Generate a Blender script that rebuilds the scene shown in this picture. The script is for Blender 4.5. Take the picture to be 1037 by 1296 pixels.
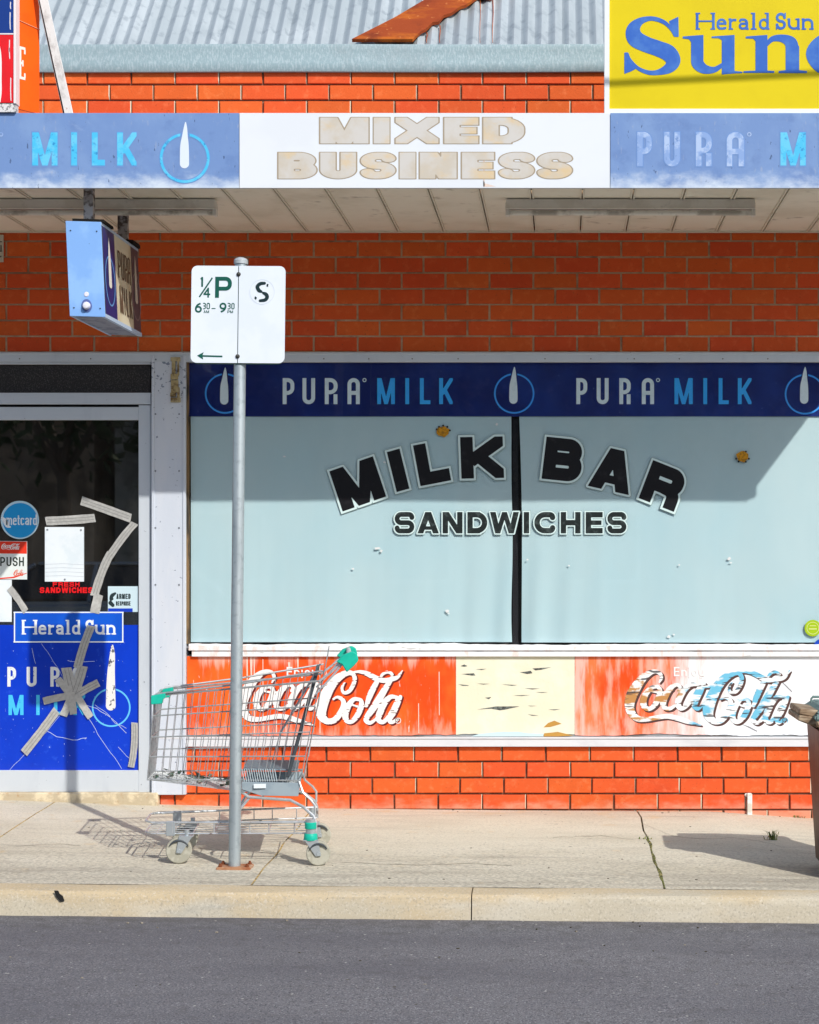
import bpy, bmesh, math, random
import numpy as np
from mathutils import Vector, Matrix
random.seed(7); rng = np.random.default_rng(7)
for o in list(bpy.data.objects): bpy.data.objects.remove(o)
S = bpy.context.scene
COL = S.collection
R = math.radians

# ------------------------------------------------------------------ camera, sky, sun
CAMD, CAMZ, FPX, VX, VY = 10.0, 1.36, 2306.0, 712.0, 708.0
cam = bpy.data.cameras.new('camera'); co = bpy.data.objects.new('camera', cam); COL.objects.link(co)
co.location = (0, -CAMD, CAMZ); co.rotation_euler = (R(90), 0, 0)
cam.sensor_fit = 'VERTICAL'; cam.sensor_height = 36; cam.sensor_width = 36
cam.lens = FPX/1296*36; cam.shift_x = -(VX-518.5)/1296; cam.shift_y = (VY-648)/1296
cam.clip_start = 0.1; cam.clip_end = 800
S.camera = co
SUN = Vector((1.2, -1.74, 1.595)).normalized()
w = bpy.data.worlds.new('World'); S.world = w; w.use_nodes = True
nt = w.node_tree; bg = nt.nodes['Background']
sky = nt.nodes.new('ShaderNodeTexSky'); sky.sky_type = 'NISHITA'; sky.sun_disc = False
sky.sun_elevation = math.asin(SUN.z); sky.sun_rotation = math.atan2(SUN.x, SUN.y)
sky.air_density = 1.0; sky.dust_density = 1.2; sky.ozone_density = 1.0
nt.links.new(sky.outputs[0], bg.inputs[0]); bg.inputs[1].default_value = 0.15
sl = bpy.data.lights.new('sun', 'SUN'); sl.energy = 3.9; sl.angle = R(0.5); sl.color = (1, .955, .89)
so = bpy.data.objects.new('sun', sl); COL.objects.link(so); so.location = (6, -9, 9)
so.rotation_euler = (-SUN).to_track_quat('-Z', 'Y').to_euler()
S.view_settings.view_transform = 'Standard'; S.view_settings.look = 'None'
S.view_settings.exposure = 0.0; S.view_settings.gamma = 1; S.view_settings.use_curve_mapping = False

# ------------------------------------------------------------------ helpers
def L1(v):
    v /= 255.; return v/12.92 if v <= .04045 else ((v+.055)/1.055)**2.4
def C(r, g, b, k=1.0): return (L1(r)*k, L1(g)*k, L1(b)*k, 1)
def PX(x, Y=0.): return (x-VX)*(CAMD+Y)/FPX
def PZ(y, Y=0.): return CAMZ+(VY-y)*(CAMD+Y)/FPX

def mat(name, base, rough=.6, metal=0., layers=(), bump=0., bscale=60., bstretch=(1,1,1), rnd=0., spec=.22, coords='pos', coat=0., bdet=4):
    m = bpy.data.materials.new(name); m.use_nodes = True; t = m.node_tree; N = t.nodes; K = t.links
    b = N['Principled BSDF']; b.inputs['Roughness'].default_value = rough; b.inputs['Metallic'].default_value = metal
    b.inputs['Specular IOR Level'].default_value = spec; b.inputs['Coat Weight'].default_value = coat
    if coords == 'pos': g = N.new('ShaderNodeNewGeometry').outputs['Position']
    else: g = N.new('ShaderNodeTexCoord').outputs['Object']
    def noise(scale, stretch, det=4, off=0, vor=False):
        mp = N.new('ShaderNodeMapping'); mp.inputs['Scale'].default_value = stretch; mp.inputs['Location'].default_value = (off, off*.7, off*.3)
        K.new(g, mp.inputs[0])
        if vor:
            n = N.new('ShaderNodeTexVoronoi'); n.inputs['Scale'].default_value = scale; K.new(mp.outputs[0], n.inputs['Vector']); return n.outputs['Distance']
        n = N.new('ShaderNodeTexNoise'); n.inputs['Scale'].default_value = scale; n.inputs['Detail'].default_value = det
        n.inputs['Roughness'].default_value = .6
        K.new(mp.outputs[0], n.inputs['Vector']); return n.outputs[0]
    col = N.new('ShaderNodeRGB'); col.outputs[0].default_value = base; cur = col.outputs[0]
    for i, l in enumerate(layers):
        c, sc = l['c'], l.get('s', 5)
        f = noise(sc, l.get('st', (1,1,1)), l.get('d', 4), i*13.7+l.get('off', 0), l.get('vor', False))
        if 'ramp' in l:
            ax, a, e, rw = l['ramp']
            sp = N.new('ShaderNodeSeparateXYZ'); K.new(g, sp.inputs[0])
            mr = N.new('ShaderNodeMapRange'); mr.inputs[1].default_value = a; mr.inputs[2].default_value = e
            K.new(sp.outputs[ax], mr.inputs[0])
            ma = N.new('ShaderNodeMath'); ma.operation = 'MULTIPLY_ADD'; K.new(mr.outputs[0], ma.inputs[0]); ma.inputs[1].default_value = rw; K.new(f, ma.inputs[2]); f = ma.outputs[0]
        mr = N.new('ShaderNodeMapRange'); mr.interpolation_type = 'SMOOTHSTEP'
        mr.inputs[1].default_value = l.get('lo', .45); mr.inputs[2].default_value = l.get('hi', .6); mr.inputs[4].default_value = l.get('a', 1.)
        K.new(f, mr.inputs[0])
        mx = N.new('ShaderNodeMix'); mx.data_type = 'RGBA'; K.new(mr.outputs[0], mx.inputs[0]); K.new(cur, mx.inputs[6]); mx.inputs[7].default_value = c
        cur = mx.outputs[2]
    if rnd:
        oi = N.new('ShaderNodeObjectInfo'); hs = N.new('ShaderNodeHueSaturation')
        mr = N.new('ShaderNodeMapRange'); mr.inputs[3].default_value = 1-rnd; mr.inputs[4].default_value = 1+rnd*.6; K.new(oi.outputs['Random'], mr.inputs[0])
        K.new(mr.outputs[0], hs.inputs['Value']); 
        m2 = N.new('ShaderNodeMath'); m2.operation = 'MULTIPLY'; m2.inputs[1].default_value = 7.31; K.new(oi.outputs['Random'], m2.inputs[0])
        m3 = N.new('ShaderNodeMath'); m3.operation = 'FRACT'; K.new(m2.outputs[0], m3.inputs[0])
        mr = N.new('ShaderNodeMapRange'); mr.inputs[3].default_value = .5-rnd*.05; mr.inputs[4].default_value = .5+rnd*.07; K.new(m3.outputs[0], mr.inputs[0]); K.new(mr.outputs[0], hs.inputs['Hue'])
        K.new(cur, hs.inputs['Color']); cur = hs.outputs[0]
    K.new(cur, b.inputs['Base Color'])
    if bump:
        bp = N.new('ShaderNodeBump'); bp.inputs['Strength'].default_value = 1; bp.inputs['Distance'].default_value = bump
        K.new(noise(bscale, bstretch, bdet, 3.3), bp.inputs['Height']); K.new(bp.outputs[0], b.inputs['Normal'])
    return m

def glass_mat(name, tint=(1,1,1,1), refl=.055, dirt=.06, dirtcol=(.5,.5,.5,1)):
    m = bpy.data.materials.new(name); m.use_nodes = True; t = m.node_tree; N = t.nodes; K = t.links
    N.remove(N['Principled BSDF']); out = N['Material Output']
    tr = N.new('ShaderNodeBsdfTransparent'); tr.inputs[0].default_value = tint
    gl = N.new('ShaderNodeBsdfGlossy'); gl.inputs['Roughness'].default_value = .015
    lw = N.new('ShaderNodeLayerWeight'); lw.inputs[0].default_value = .5; fr = N.new('ShaderNodeMath'); fr.operation = 'POWER'; K.new(lw.outputs['Facing'], fr.inputs[0]); fr.inputs[1].default_value = 4.5
    ad = N.new('ShaderNodeMath'); ad.operation = 'ADD'; ad.inputs[1].default_value = refl*.55; K.new(fr.outputs[0], ad.inputs[0]); ad.use_clamp = True
    m1 = N.new('ShaderNodeMixShader'); K.new(ad.outputs[0], m1.inputs[0]); K.new(tr.outputs[0], m1.inputs[1]); K.new(gl.outputs[0], m1.inputs[2])
    df = N.new('ShaderNodeBsdfDiffuse'); df.inputs[0].default_value = dirtcol
    g = N.new('ShaderNodeNewGeometry'); mp = N.new('ShaderNodeMapping'); mp.inputs['Scale'].default_value = (1.6, 1, .5); K.new(g.outputs['Position'], mp.inputs[0])
    n = N.new('ShaderNodeTexNoise'); n.inputs['Scale'].default_value = 5; n.inputs['Detail'].default_value = 6; K.new(mp.outputs[0], n.inputs['Vector'])
    mr = N.new('ShaderNodeMapRange'); mr.inputs[1].default_value = .4; mr.inputs[2].default_value = .8; mr.inputs[3].default_value = dirt*.3; mr.inputs[4].default_value = dirt*2.5; K.new(n.outputs[0], mr.inputs[0])
    m2 = N.new('ShaderNodeMixShader'); K.new(mr.outputs[0], m2.inputs[0]); K.new(m1.outputs[0], m2.inputs[1]); K.new(df.outputs[0], m2.inputs[2])
    K.new(m2.outputs[0], out.inputs[0]); return m

WL = {}
def wloc(o): return WL.get(o.name, Vector((0,0,0))) if o else Vector((0,0,0))
def tag(o, label=None, cat=None, group=None, kind=None):
    if label: o['label'] = label
    if cat: o['category'] = cat
    if group: o['group'] = group
    if kind: o['kind'] = kind
    return o
def empty(name, loc, label, cat, group=None):
    o = bpy.data.objects.new(name, None); COL.objects.link(o); o.location = loc; o.empty_display_size = .1
    WL[o.name] = Vector(loc); return tag(o, label, cat, group)
def link(name, me, parent, pos):
    o = bpy.data.objects.new(name, me); COL.objects.link(o); o.parent = parent
    o.location = Vector(pos)-wloc(parent); WL[o.name] = Vector(pos); return o
def finish(name, me, mats, parent, smooth=True):
    vs = np.empty(len(me.vertices)*3); me.vertices.foreach_get('co', vs); v = vs.reshape(-1,3)
    if len(v) == 0: raise RuntimeError('empty '+name)
    a, b = v.min(0), v.max(0); c = np.array([(a[0]+b[0])/2, (a[1]+b[1])/2, a[2]])
    if parent is not None: c = (a+b)/2
    v -= c; me.vertices.foreach_set('co', v.ravel())
    for m in (mats if isinstance(mats, (list, tuple)) else [mats]): me.materials.append(m)
    if smooth and len(me.polygons):
        me.polygons.foreach_set('use_smooth', [True]*len(me.polygons)); me.set_sharp_from_angle(angle=R(32))
    me.update(); return link(name, me, parent, c)

class MB:
    def __init__(s): s.b = bmesh.new(); s.mi = 0
    def face(s, vs):
        try:
            f = s.b.faces.new(vs); f.material_index = s.mi; return f
        except ValueError: pass
    def poly(s, pts): return s.face([s.b.verts.new(p) for p in pts])
    def box(s, x0, x1, y0, y1, z0, z1):
        v = [s.b.verts.new((x, y, z)) for x in (x0,x1) for y in (y0,y1) for z in (z0,z1)]
        for q in ((0,1,3,2),(4,6,7,5),(0,4,5,1),(2,3,7,6),(0,2,6,4),(1,5,7,3)): s.face([v[i] for i in q])
        return s
    def pbox(s, x0, x1, yt, yb, Yf, Yb): # pixel box at front plane
        return s.box(PX(x0,Yf), PX(x1,Yf), Yf, Yb, PZ(yb,Yf), PZ(yt,Yf))
    def hexa(s, a, b): # two quads (4 pts each)
        A = [s.b.verts.new(p) for p in a]; B = [s.b.verts.new(p) for p in b]
        s.face(A); s.face(B[::-1])
        n = len(A)
        for i in range(n): s.face([A[i], B[i], B[(i+1)%n], A[(i+1)%n]][::-1])
        return s
    def prism(s, pts, dvec): # polygon extruded by vector
        d = Vector(dvec); return s.hexa([Vector(p) for p in pts], [Vector(p)+d for p in pts])
    def tube(s, pts, r, n=8, close=False, caps=True):
        P = [Vector(p) for p in pts]; m = len(P); rings = []
        rr = r if isinstance(r, (list, tuple)) else [r]*m
        up = None
        for i in range(m):
            if close: d = (P[(i+1)%m]-P[i-1])
            else: d = (P[min(i+1,m-1)]-P[max(i-1,0)])
            d.normalize()
            if up is None: up = d.orthogonal().normalized()
            else:
                up = up-d*up.dot(d)
                up = d.orthogonal().normalized() if up.length < 1e-5 else up.normalized()
            q = d.cross(up); k = 1.
            if 0 < i < m-1:
                a = (P[i]-P[i-1]).normalized().dot(d); k = 1/max(a, .5)
            rings.append([s.b.verts.new(P[i]+(up*math.cos(2*math.pi*j/n)+q*math.sin(2*math.pi*j/n))*rr[i]*k) for j in range(n)])
        for i in range(m if close else m-1):
            A, B = rings[i], rings[(i+1)%m]
            for j in range(n): s.face([A[j], A[(j+1)%n], B[(j+1)%n], B[j]])
        if caps and not close: s.face(rings[0][::-1]); s.face(rings[-1])
        return s
    def lathe(s, c, axis, prof, n=24): # prof: (along, radius)
        a = Vector(axis).normalized(); u = a.orthogonal().normalized(); v = a.cross(u); c = Vector(c); rings = []
        for (h, r) in prof:
            rings.append([s.b.verts.new(c+a*h+(u*math.cos(2*math.pi*j/n)+v*math.sin(2*math.pi*j/n))*max(r,1e-4)) for j in range(n)])
        for i in range(len(prof)-1):
            for j in range(n): s.face([rings[i][j], rings[i][(j+1)%n], rings[i+1][(j+1)%n], rings[i+1][j]])
        s.face(rings[0][::-1]); s.face(rings[-1]); return s
    def grid(s, f, us, vs):
        g = [[s.b.verts.new(f(u, v)) for v in vs] for u in us]
        for i in range(len(us)-1):
            for j in range(len(vs)-1): s.face([g[i][j], g[i+1][j], g[i+1][j+1], g[i][j+1]])
        return s
    def build_each(s, name, m, parent, **kw):
        b = s.b; b.verts.ensure_lookup_table(); seen = set(); comps = []
        for v in b.verts:
            if v in seen: continue
            st = [v]; seen.add(v); c = []
            while st:
                q = st.pop(); c.append(q)
                for e in q.link_edges:
                    o = e.other_vert(q)
                    if o not in seen: seen.add(o); st.append(o)
            comps.append(c)
        for c in comps:
            m2 = MB(); mp = {v: m2.b.verts.new(v.co) for v in c}
            for f in {f for v in c for f in v.link_faces}: m2.face([mp[v] for v in f.verts])
            m2.build(name, m, parent, **kw)
        b.free()
    def build(s, name, m, parent=None, bevel=0., seg=1, smooth=True, kind=None, label=None, norm=True):
        if norm: bmesh.ops.recalc_face_normals(s.b, faces=s.b.faces)
        if bevel:
            ed = [e for e in s.b.edges if len(e.link_faces) == 2 and e.calc_face_angle(0) > .6]
            bmesh.ops.bevel(s.b, geom=ed, offset=bevel, segments=seg, affect='EDGES', clamp_overlap=True)
        me = bpy.data.meshes.new(name); s.b.to_mesh(me); s.b.free()
        o = finish(name, me, m, parent, smooth)
        if kind: o['kind'] = kind
        if label: o['label'] = label
        return o

# ------------------------------------------------------------------ lettering: distance fields cut into flat print
def d_seg(X, Y, p):
    _, x0, y0, x1, y1, t, e0, e1 = p
    dx, dy = x1-x0, y1-y0; l = math.hypot(dx, dy) or 1e-9; ux, uy = dx/l, dy/l
    a = (X-x0)*ux+(Y-y0)*uy; q = abs(-(X-x0)*uy+(Y-y0)*ux)-t/2
    return np.maximum(q, np.maximum(-a-e0, a-l-e1))
def d_cap(X, Y, p):
    _, x0, y0, r0, x1, y1, r1 = p
    dx, dy = x1-x0, y1-y0; l2 = dx*dx+dy*dy or 1e-12
    h = np.clip(((X-x0)*dx+(Y-y0)*dy)/l2, 0, 1)
    return np.hypot(X-x0-h*dx, Y-y0-h*dy)-(r0+(r1-r0)*h)
def d_poly(X, Y, p):
    P = p[1]; d = np.full(X.shape, 1e9); s = np.ones(X.shape)
    for i in range(len(P)):
        ax, ay = P[i]; bx, by = P[i-1]
        ex, ey = bx-ax, by-ay; wx, wy = X-ax, Y-ay
        h = np.clip((wx*ex+wy*ey)/(ex*ex+ey*ey+1e-12), 0, 1)
        d = np.minimum(d, (wx-ex*h)**2+(wy-ey*h)**2)
        c1 = Y >= ay; c2 = Y < by; c3 = ex*wy > ey*wx
        flip = (c1 & c2 & c3) | (~c1 & ~c2 & ~c3); s = np.where(flip, -s, s)
    return s*np.sqrt(d)
def d_ring(X, Y, p): return abs(np.hypot(X-p[1], Y-p[2])-p[3])-p[4]/2
FN = {'seg': d_seg, 'cap': d_cap, 'poly': d_poly, 'ring': d_ring}
def field(prims, clip=None):
    def f(X, Y):
        d = np.full(X.shape, 1e9)
        for p in prims:
            if p[0] == 'cut': d = np.maximum(d, -FN[p[1][0]](X, Y, p[1]))
            else: d = np.minimum(d, FN[p[0]](X, Y, p))
        if clip: d = np.maximum(d, np.maximum(np.maximum(clip[0]-X, X-clip[2]), np.maximum(clip[1]-Y, Y-clip[3])))
        return d
    return f
def march(f, bb, step, level=0.):
    x0, y0, x1, y1 = bb; nx = max(2, int((x1-x0)/step)+2); ny = max(2, int((y1-y0)/step)+2)
    xs = x0+np.arange(nx)*step; ys = y0+np.arange(ny)*step
    X, Y = np.meshgrid(xs, ys); F = f(X, Y)-level; I = F < 0
    V = []; P = []
    full = I[:-1,:-1] & I[:-1,1:] & I[1:,:-1] & I[1:,1:]; anyc = I[:-1,:-1] | I[:-1,1:] | I[1:,:-1] | I[1:,1:]
    for j in range(ny-1):
        row = full[j]; i = 0
        if row.any():
            idx = np.flatnonzero(np.diff(np.concatenate(([0], row.astype(np.int8), [0]))))
            for a, b in zip(idx[::2], idx[1::2]):
                n = len(V); V += [(xs[a], ys[j]), (xs[b], ys[j]), (xs[b], ys[j+1]), (xs[a], ys[j+1])]; P.append((n, n+1, n+2, n+3))
    jj, ii = np.nonzero(anyc & ~full)
    for j, i in zip(jj, ii):
        cs = ((i,j),(i+1,j),(i+1,j+1),(i,j+1)); poly = []
        for k in range(4):
            a, b = cs[k], cs[(k+1)%4]; fa, fb = F[a[1],a[0]], F[b[1],b[0]]
            if fa < 0: poly.append((xs[a[0]], ys[a[1]]))
            if (fa < 0) != (fb < 0):
                t = fa/(fa-fb); poly.append((xs[a[0]]+(xs[b[0]]-xs[a[0]])*t, ys[a[1]]+(ys[b[1]]-ys[a[1]])*t))
        if len(poly) >= 3:
            n = len(V); V += poly; P.append(tuple(range(n, n+len(poly))))
    return V, P
class Print:
    """flat print lying on a surface: pixel-sized shapes on the plane at world Y"""
    def __init__(s, Y=0., M=None): s.V = []; s.F = []; s.Y = Y; s.M = M
    def add(s, V, P, xf):
        n = len(s.V)
        for (u, v) in V:
            x, y = xf(u, v)
            s.V.append(s.M(x, y) if s.M else (PX(x, s.Y), s.Y, PZ(y, s.Y)))
        s.F += [tuple(n+i for i in p) for p in P]; return s
    def prims(s, prims, bb, step=.6, level=0., clip=None, fmod=None):
        f = field(prims, clip)
        if fmod: f0 = f; f = lambda X, Y: fmod(X, Y, f0(X, Y))
        V, P = march(f, bb, step, level); return s.add(V, P, lambda u, v: (u, v))
    def glyph(s, ch, o, ex, ey, t=.2, xs=1., step=.6, level=0., serif=False):
        h = math.hypot(*ey); wd = math.hypot(*ex); W = wd/h/xs
        pr, free = glyph(ch, W, t, serif)
        lv = level/h; pad = max(lv, 0)+.02
        bb = (-pad, -(.35 if free else 0)-pad, W+pad, 1+pad)
        f = field(pr, None if free else (0, 0, W, 1))
        V, P = march(f, bb, step/h, lv)
        V = [v for v in V]
        return s.add(V, P, lambda u, v: (o[0]+ex[0]*u/W+ey[0]*v, o[1]+ex[1]*u/W+ey[1]*v))
    def row(s, letters, yt, yb, t=.2, xs=1., step=.6, level=0., serif=False):
        for (ch, x0, x1) in letters: s.glyph(ch, (x0, yb), (x1-x0, 0), (0, yt-yb), t, xs, step, level, serif)
        return s
    def word(s, txt, x0, x1, yt, yb, t=.2, gap=.18, step=.5, xs=1., serif=False, widths=None, level=0., slope=0.):
        W = {'I':.0,'i':0,'l':.0,'j':.3,'M':1.25,'W':1.45,'m':1.5,'1':.35,'t':.6,'r':.65,' ':.45,'f':.6,'.':0,'-':.6}
        ws = [max(t*1.02 if not serif else t*1.9, W.get(c, 1.)*.72) for c in txt]; tot = sum(ws)+gap*(len(txt)-1); k = (x1-x0)/tot; x = x0
        for c, ww in zip(txt, ws):
            if c != ' ':
                dy = slope*(x-x0); s.glyph(c, (x, yb+dy), (ww*k, slope*ww*k), (0, yt-yb), t, xs, step, level, serif)
            x += (ww+gap)*k
        return s
    def build(s, name, m, parent=None, label=None):
        me = bpy.data.meshes.new(name); me.from_pydata(s.V, [], s.F)
        o = finish(name, me, m, parent, smooth=False)
        if label: o['label'] = label
        return o
def rpath(pts, t):
    """pts: (x,y,r) physical; returns prims of a round-cornered stroke with square ends"""
    out = []; P = [Vector((p[0], p[1])) for p in pts]; rr = [p[2] if len(p) > 2 else 0 for p in pts]; n = len(P); poly = []; sharp = []
    for i in range(n):
        if 0 < i < n-1 and rr[i] > 0:
            a = (P[i-1]-P[i]); b = (P[i+1]-P[i]); r = min(rr[i], a.length*.5 if rr[i-1] > 0 and i-1 > 0 else a.length*.98, b.length*.5 if rr[i+1] > 0 and i+1 < n-1 else b.length*.98)
            a.normalize(); b.normalize(); p0 = P[i]+a*r; p1 = P[i]+b*r
            for k in range(9):
                q = k/8*math.pi/2
                poly.append(P[i]+a*r*(1-math.sin(q))+b*r*(1-math.cos(q))); sharp.append(False)
        else: poly.append(P[i]); sharp.append(True)
    m = len(poly)
    for i in range(m-1):
        a, b = poly[i], poly[i+1]
        if (b-a).length < 1e-6: continue
        e0 = (t/2 if sharp[i] and i > 0 else 0); e1 = (t/2 if sharp[i+1] and i+1 < m-1 else 0)
        if i == 0: e0 = pts[0][3] if len(pts[0]) > 3 else t/2
        if i == m-2: e1 = pts[-1][3] if len(pts[-1]) > 3 else t/2
        out.append(('seg', a.x, a.y, b.x, b.y, t, e0, e1))
        if not sharp[i] : out.append(('cap', a.x, a.y, t/2, a.x+1e-4, a.y, t/2))
    return out
def glyph(ch, W, t, serif=False):
    h = t/2; free = False
    def q(a, b, r=0, e=None):
        x, y = h+a*(W-t), h+b*(1-t); return (x, y, r) if e is None else (x, y, r, e)
    def sg(a, b, c, d, e0=h, e1=h, tt=t):
        p0, p1 = q(a, b), q(c, d); return [('seg', p0[0], p0[1], p1[0], p1[1], tt, e0, e1)]
    r = min((W-t)*.62, (1-t)*.5); rs = min((W-t)*.62, (1-t)*.25)
    xh = .68 if not serif else .66; th = t*.9
    def lx(a): return h+a*(W-t)
    def ly(b): return th/2+b*(xh-th)
    def lp(pts): return rpath([(lx(p[0]), ly(p[1]), (p[2] if len(p) > 2 else 0), (p[3] if len(p) > 3 else 0)) for p in pts], th)
    G = []
    U = ch
    if ch == 'I': G = [('seg', W/2, 0, W/2, 1, min(t, W) if not serif else t, 0, 0)]
    elif ch in ('l', 'i'):
        G = [('seg', W/2, 0, W/2, 1 if ch == 'l' else xh, t, 0, 0)]
        if ch == 'i': G += [('cap', W/2, .85, t*.6, W/2+.001, .85, t*.6)]
    elif ch == 'L': G = sg(0,0,0,1)+sg(0,0,1,0)
    elif ch == 'T': G = sg(0,1,1,1)+sg(.5,0,.5,1)
    elif ch == 'M': G = sg(0,0,0,1)+sg(1,0,1,1)+[('poly', [(a, 1), (b, 1), (c, 0), (d, 0)]) for a, b, c, d in ((.0, 1.12*t, W/2+.46*t, W/2-.46*t), (W, W-1.12*t, W/2-.46*t, W/2+.46*t))]
    elif ch == 'W': G = [('poly', [(a, 1), (b, 1), (c, 0), (d, 0)]) for a, b, c, d in ((0, 1.05*t, W*.27+.5*t, W*.27-.5*t), (W/2-.45*t, W/2+.45*t, W*.27+.45*t, W*.27-.45*t), (W/2-.45*t, W/2+.45*t, W*.73+.45*t, W*.73-.45*t), (W, W-1.05*t, W*.73-.5*t, W*.73+.5*t))]
    elif ch == 'N': G = sg(0,0,0,1)+sg(1,0,1,1)+[('poly', [(0, 1), (1.15*t, 1), (W, 0), (W-1.15*t, 0)])]
    elif ch == 'K': G = sg(0,0,0,1)+sg(.12,.38,1,1,0,.3)+sg(.38,.55,1,0,0,.3)
    elif ch == 'X': G = sg(0,0,1,1,.3,.3)+sg(0,1,1,0,.3,.3)
    elif ch == 'Y': G = sg(.5,0,.5,.5,h,0)+sg(0,1,.5,.45,.3,0)+sg(1,1,.5,.45,.3,0)
    elif ch == 'H': G = sg(0,0,0,1)+sg(1,0,1,1)+sg(0,.5,1,.5)
    elif ch == 'E': G = sg(0,0,0,1)+sg(0,0,1,0)+sg(0,1,1,1)+sg(0,.5,.9,.5,h,h,t*.85)
    elif ch == 'F': G = sg(0,0,0,1)+sg(0,1,1,1)+sg(0,.5,.85,.5)
    elif ch == 'U': G = rpath([q(0,1),q(0,0,r),q(1,0,r),q(1,1)], t)
    elif ch == 'V': G = sg(0,1,.5,0,.3,.05)+sg(1,1,.5,0,.3,.05)
    elif ch == 'D': G = rpath([q(.5,0,0),q(0,0),q(0,1),q(.5,1,0)],t)+rpath([q(0,1),q(1,1,r),q(1,0,r),q(0,0)], t)
    elif ch == 'P': G = sg(0,0,0,1)+rpath([q(0,1),q(1,1,rs),q(1,.42,rs),q(0,.42)], t)
    elif ch == 'R': G = sg(0,0,0,1)+rpath([q(0,1),q(1,1,rs),q(1,.45,rs),q(0,.45)], t)+rpath([q(.45,.45,0,0),q(1,.4,rs),q(1,0,0,h)], t)
    elif ch == 'r_':
        G = []
    elif ch == 'B': G = sg(0,0,0,1)+rpath([q(0,1),q(.95,1,rs),q(.95,.52,rs),q(0,.52)], t)+rpath([q(0,.52),q(1,.52,rs),q(1,0,rs),q(0,0)], t)
    elif ch == 'S':
        t = t*.9 if t > .22 else t; h = t/2; q = lambda a, b, r=0, e=None: (h+a*(W-t), h+b*(1-t), r) if e is None else (h+a*(W-t), h+b*(1-t), r, e); ys = min(.93, ((.5*(1-t)+t)+(.13 if t > .22 else .085)-h)/(1-t)); G = rpath([q(1,ys,0,0),q(1,1,r),q(0,1,r),q(0,.5,rs),q(1,.5,rs),q(1,0,r),q(0,0,r),q(0,1-ys,0,0)], t)
    elif ch == 'C': 
        yc = (.645-h)/(1-t)+h; G = rpath([q(1,yc,0,0),q(1,1,r),q(0,1,r),q(0,0,r),q(1,0,r),q(1,1-yc,0,0)], t)
    elif ch == 'G': G = rpath([q(1,.72,0,0),q(1,1,r),q(0,1,r),q(0,0,r),q(1,0,r),q(1,.42),q(.55,.42)], t)
    elif ch in 'O0': G = rpath([q(.5,1,0,0),q(1,1,r),q(1,0,r),q(0,0,r),q(0,1,r),q(.5,1,0,0)], t)
    elif ch == 'A':
        G = [('poly', [(0, 0), (1.1*t, 0), (W/2+.55*t, 1), (W/2-.55*t, 1)]), ('poly', [(W, 0), (W-1.1*t, 0), (W/2-.55*t, 1), (W/2+.55*t, 1)]), ('seg', .3*W, .17+t*.32, .7*W, .17+t*.32, t*.64, 0, 0)]
    elif ch == 'a_': # round topped A of the milk lettering
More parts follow.
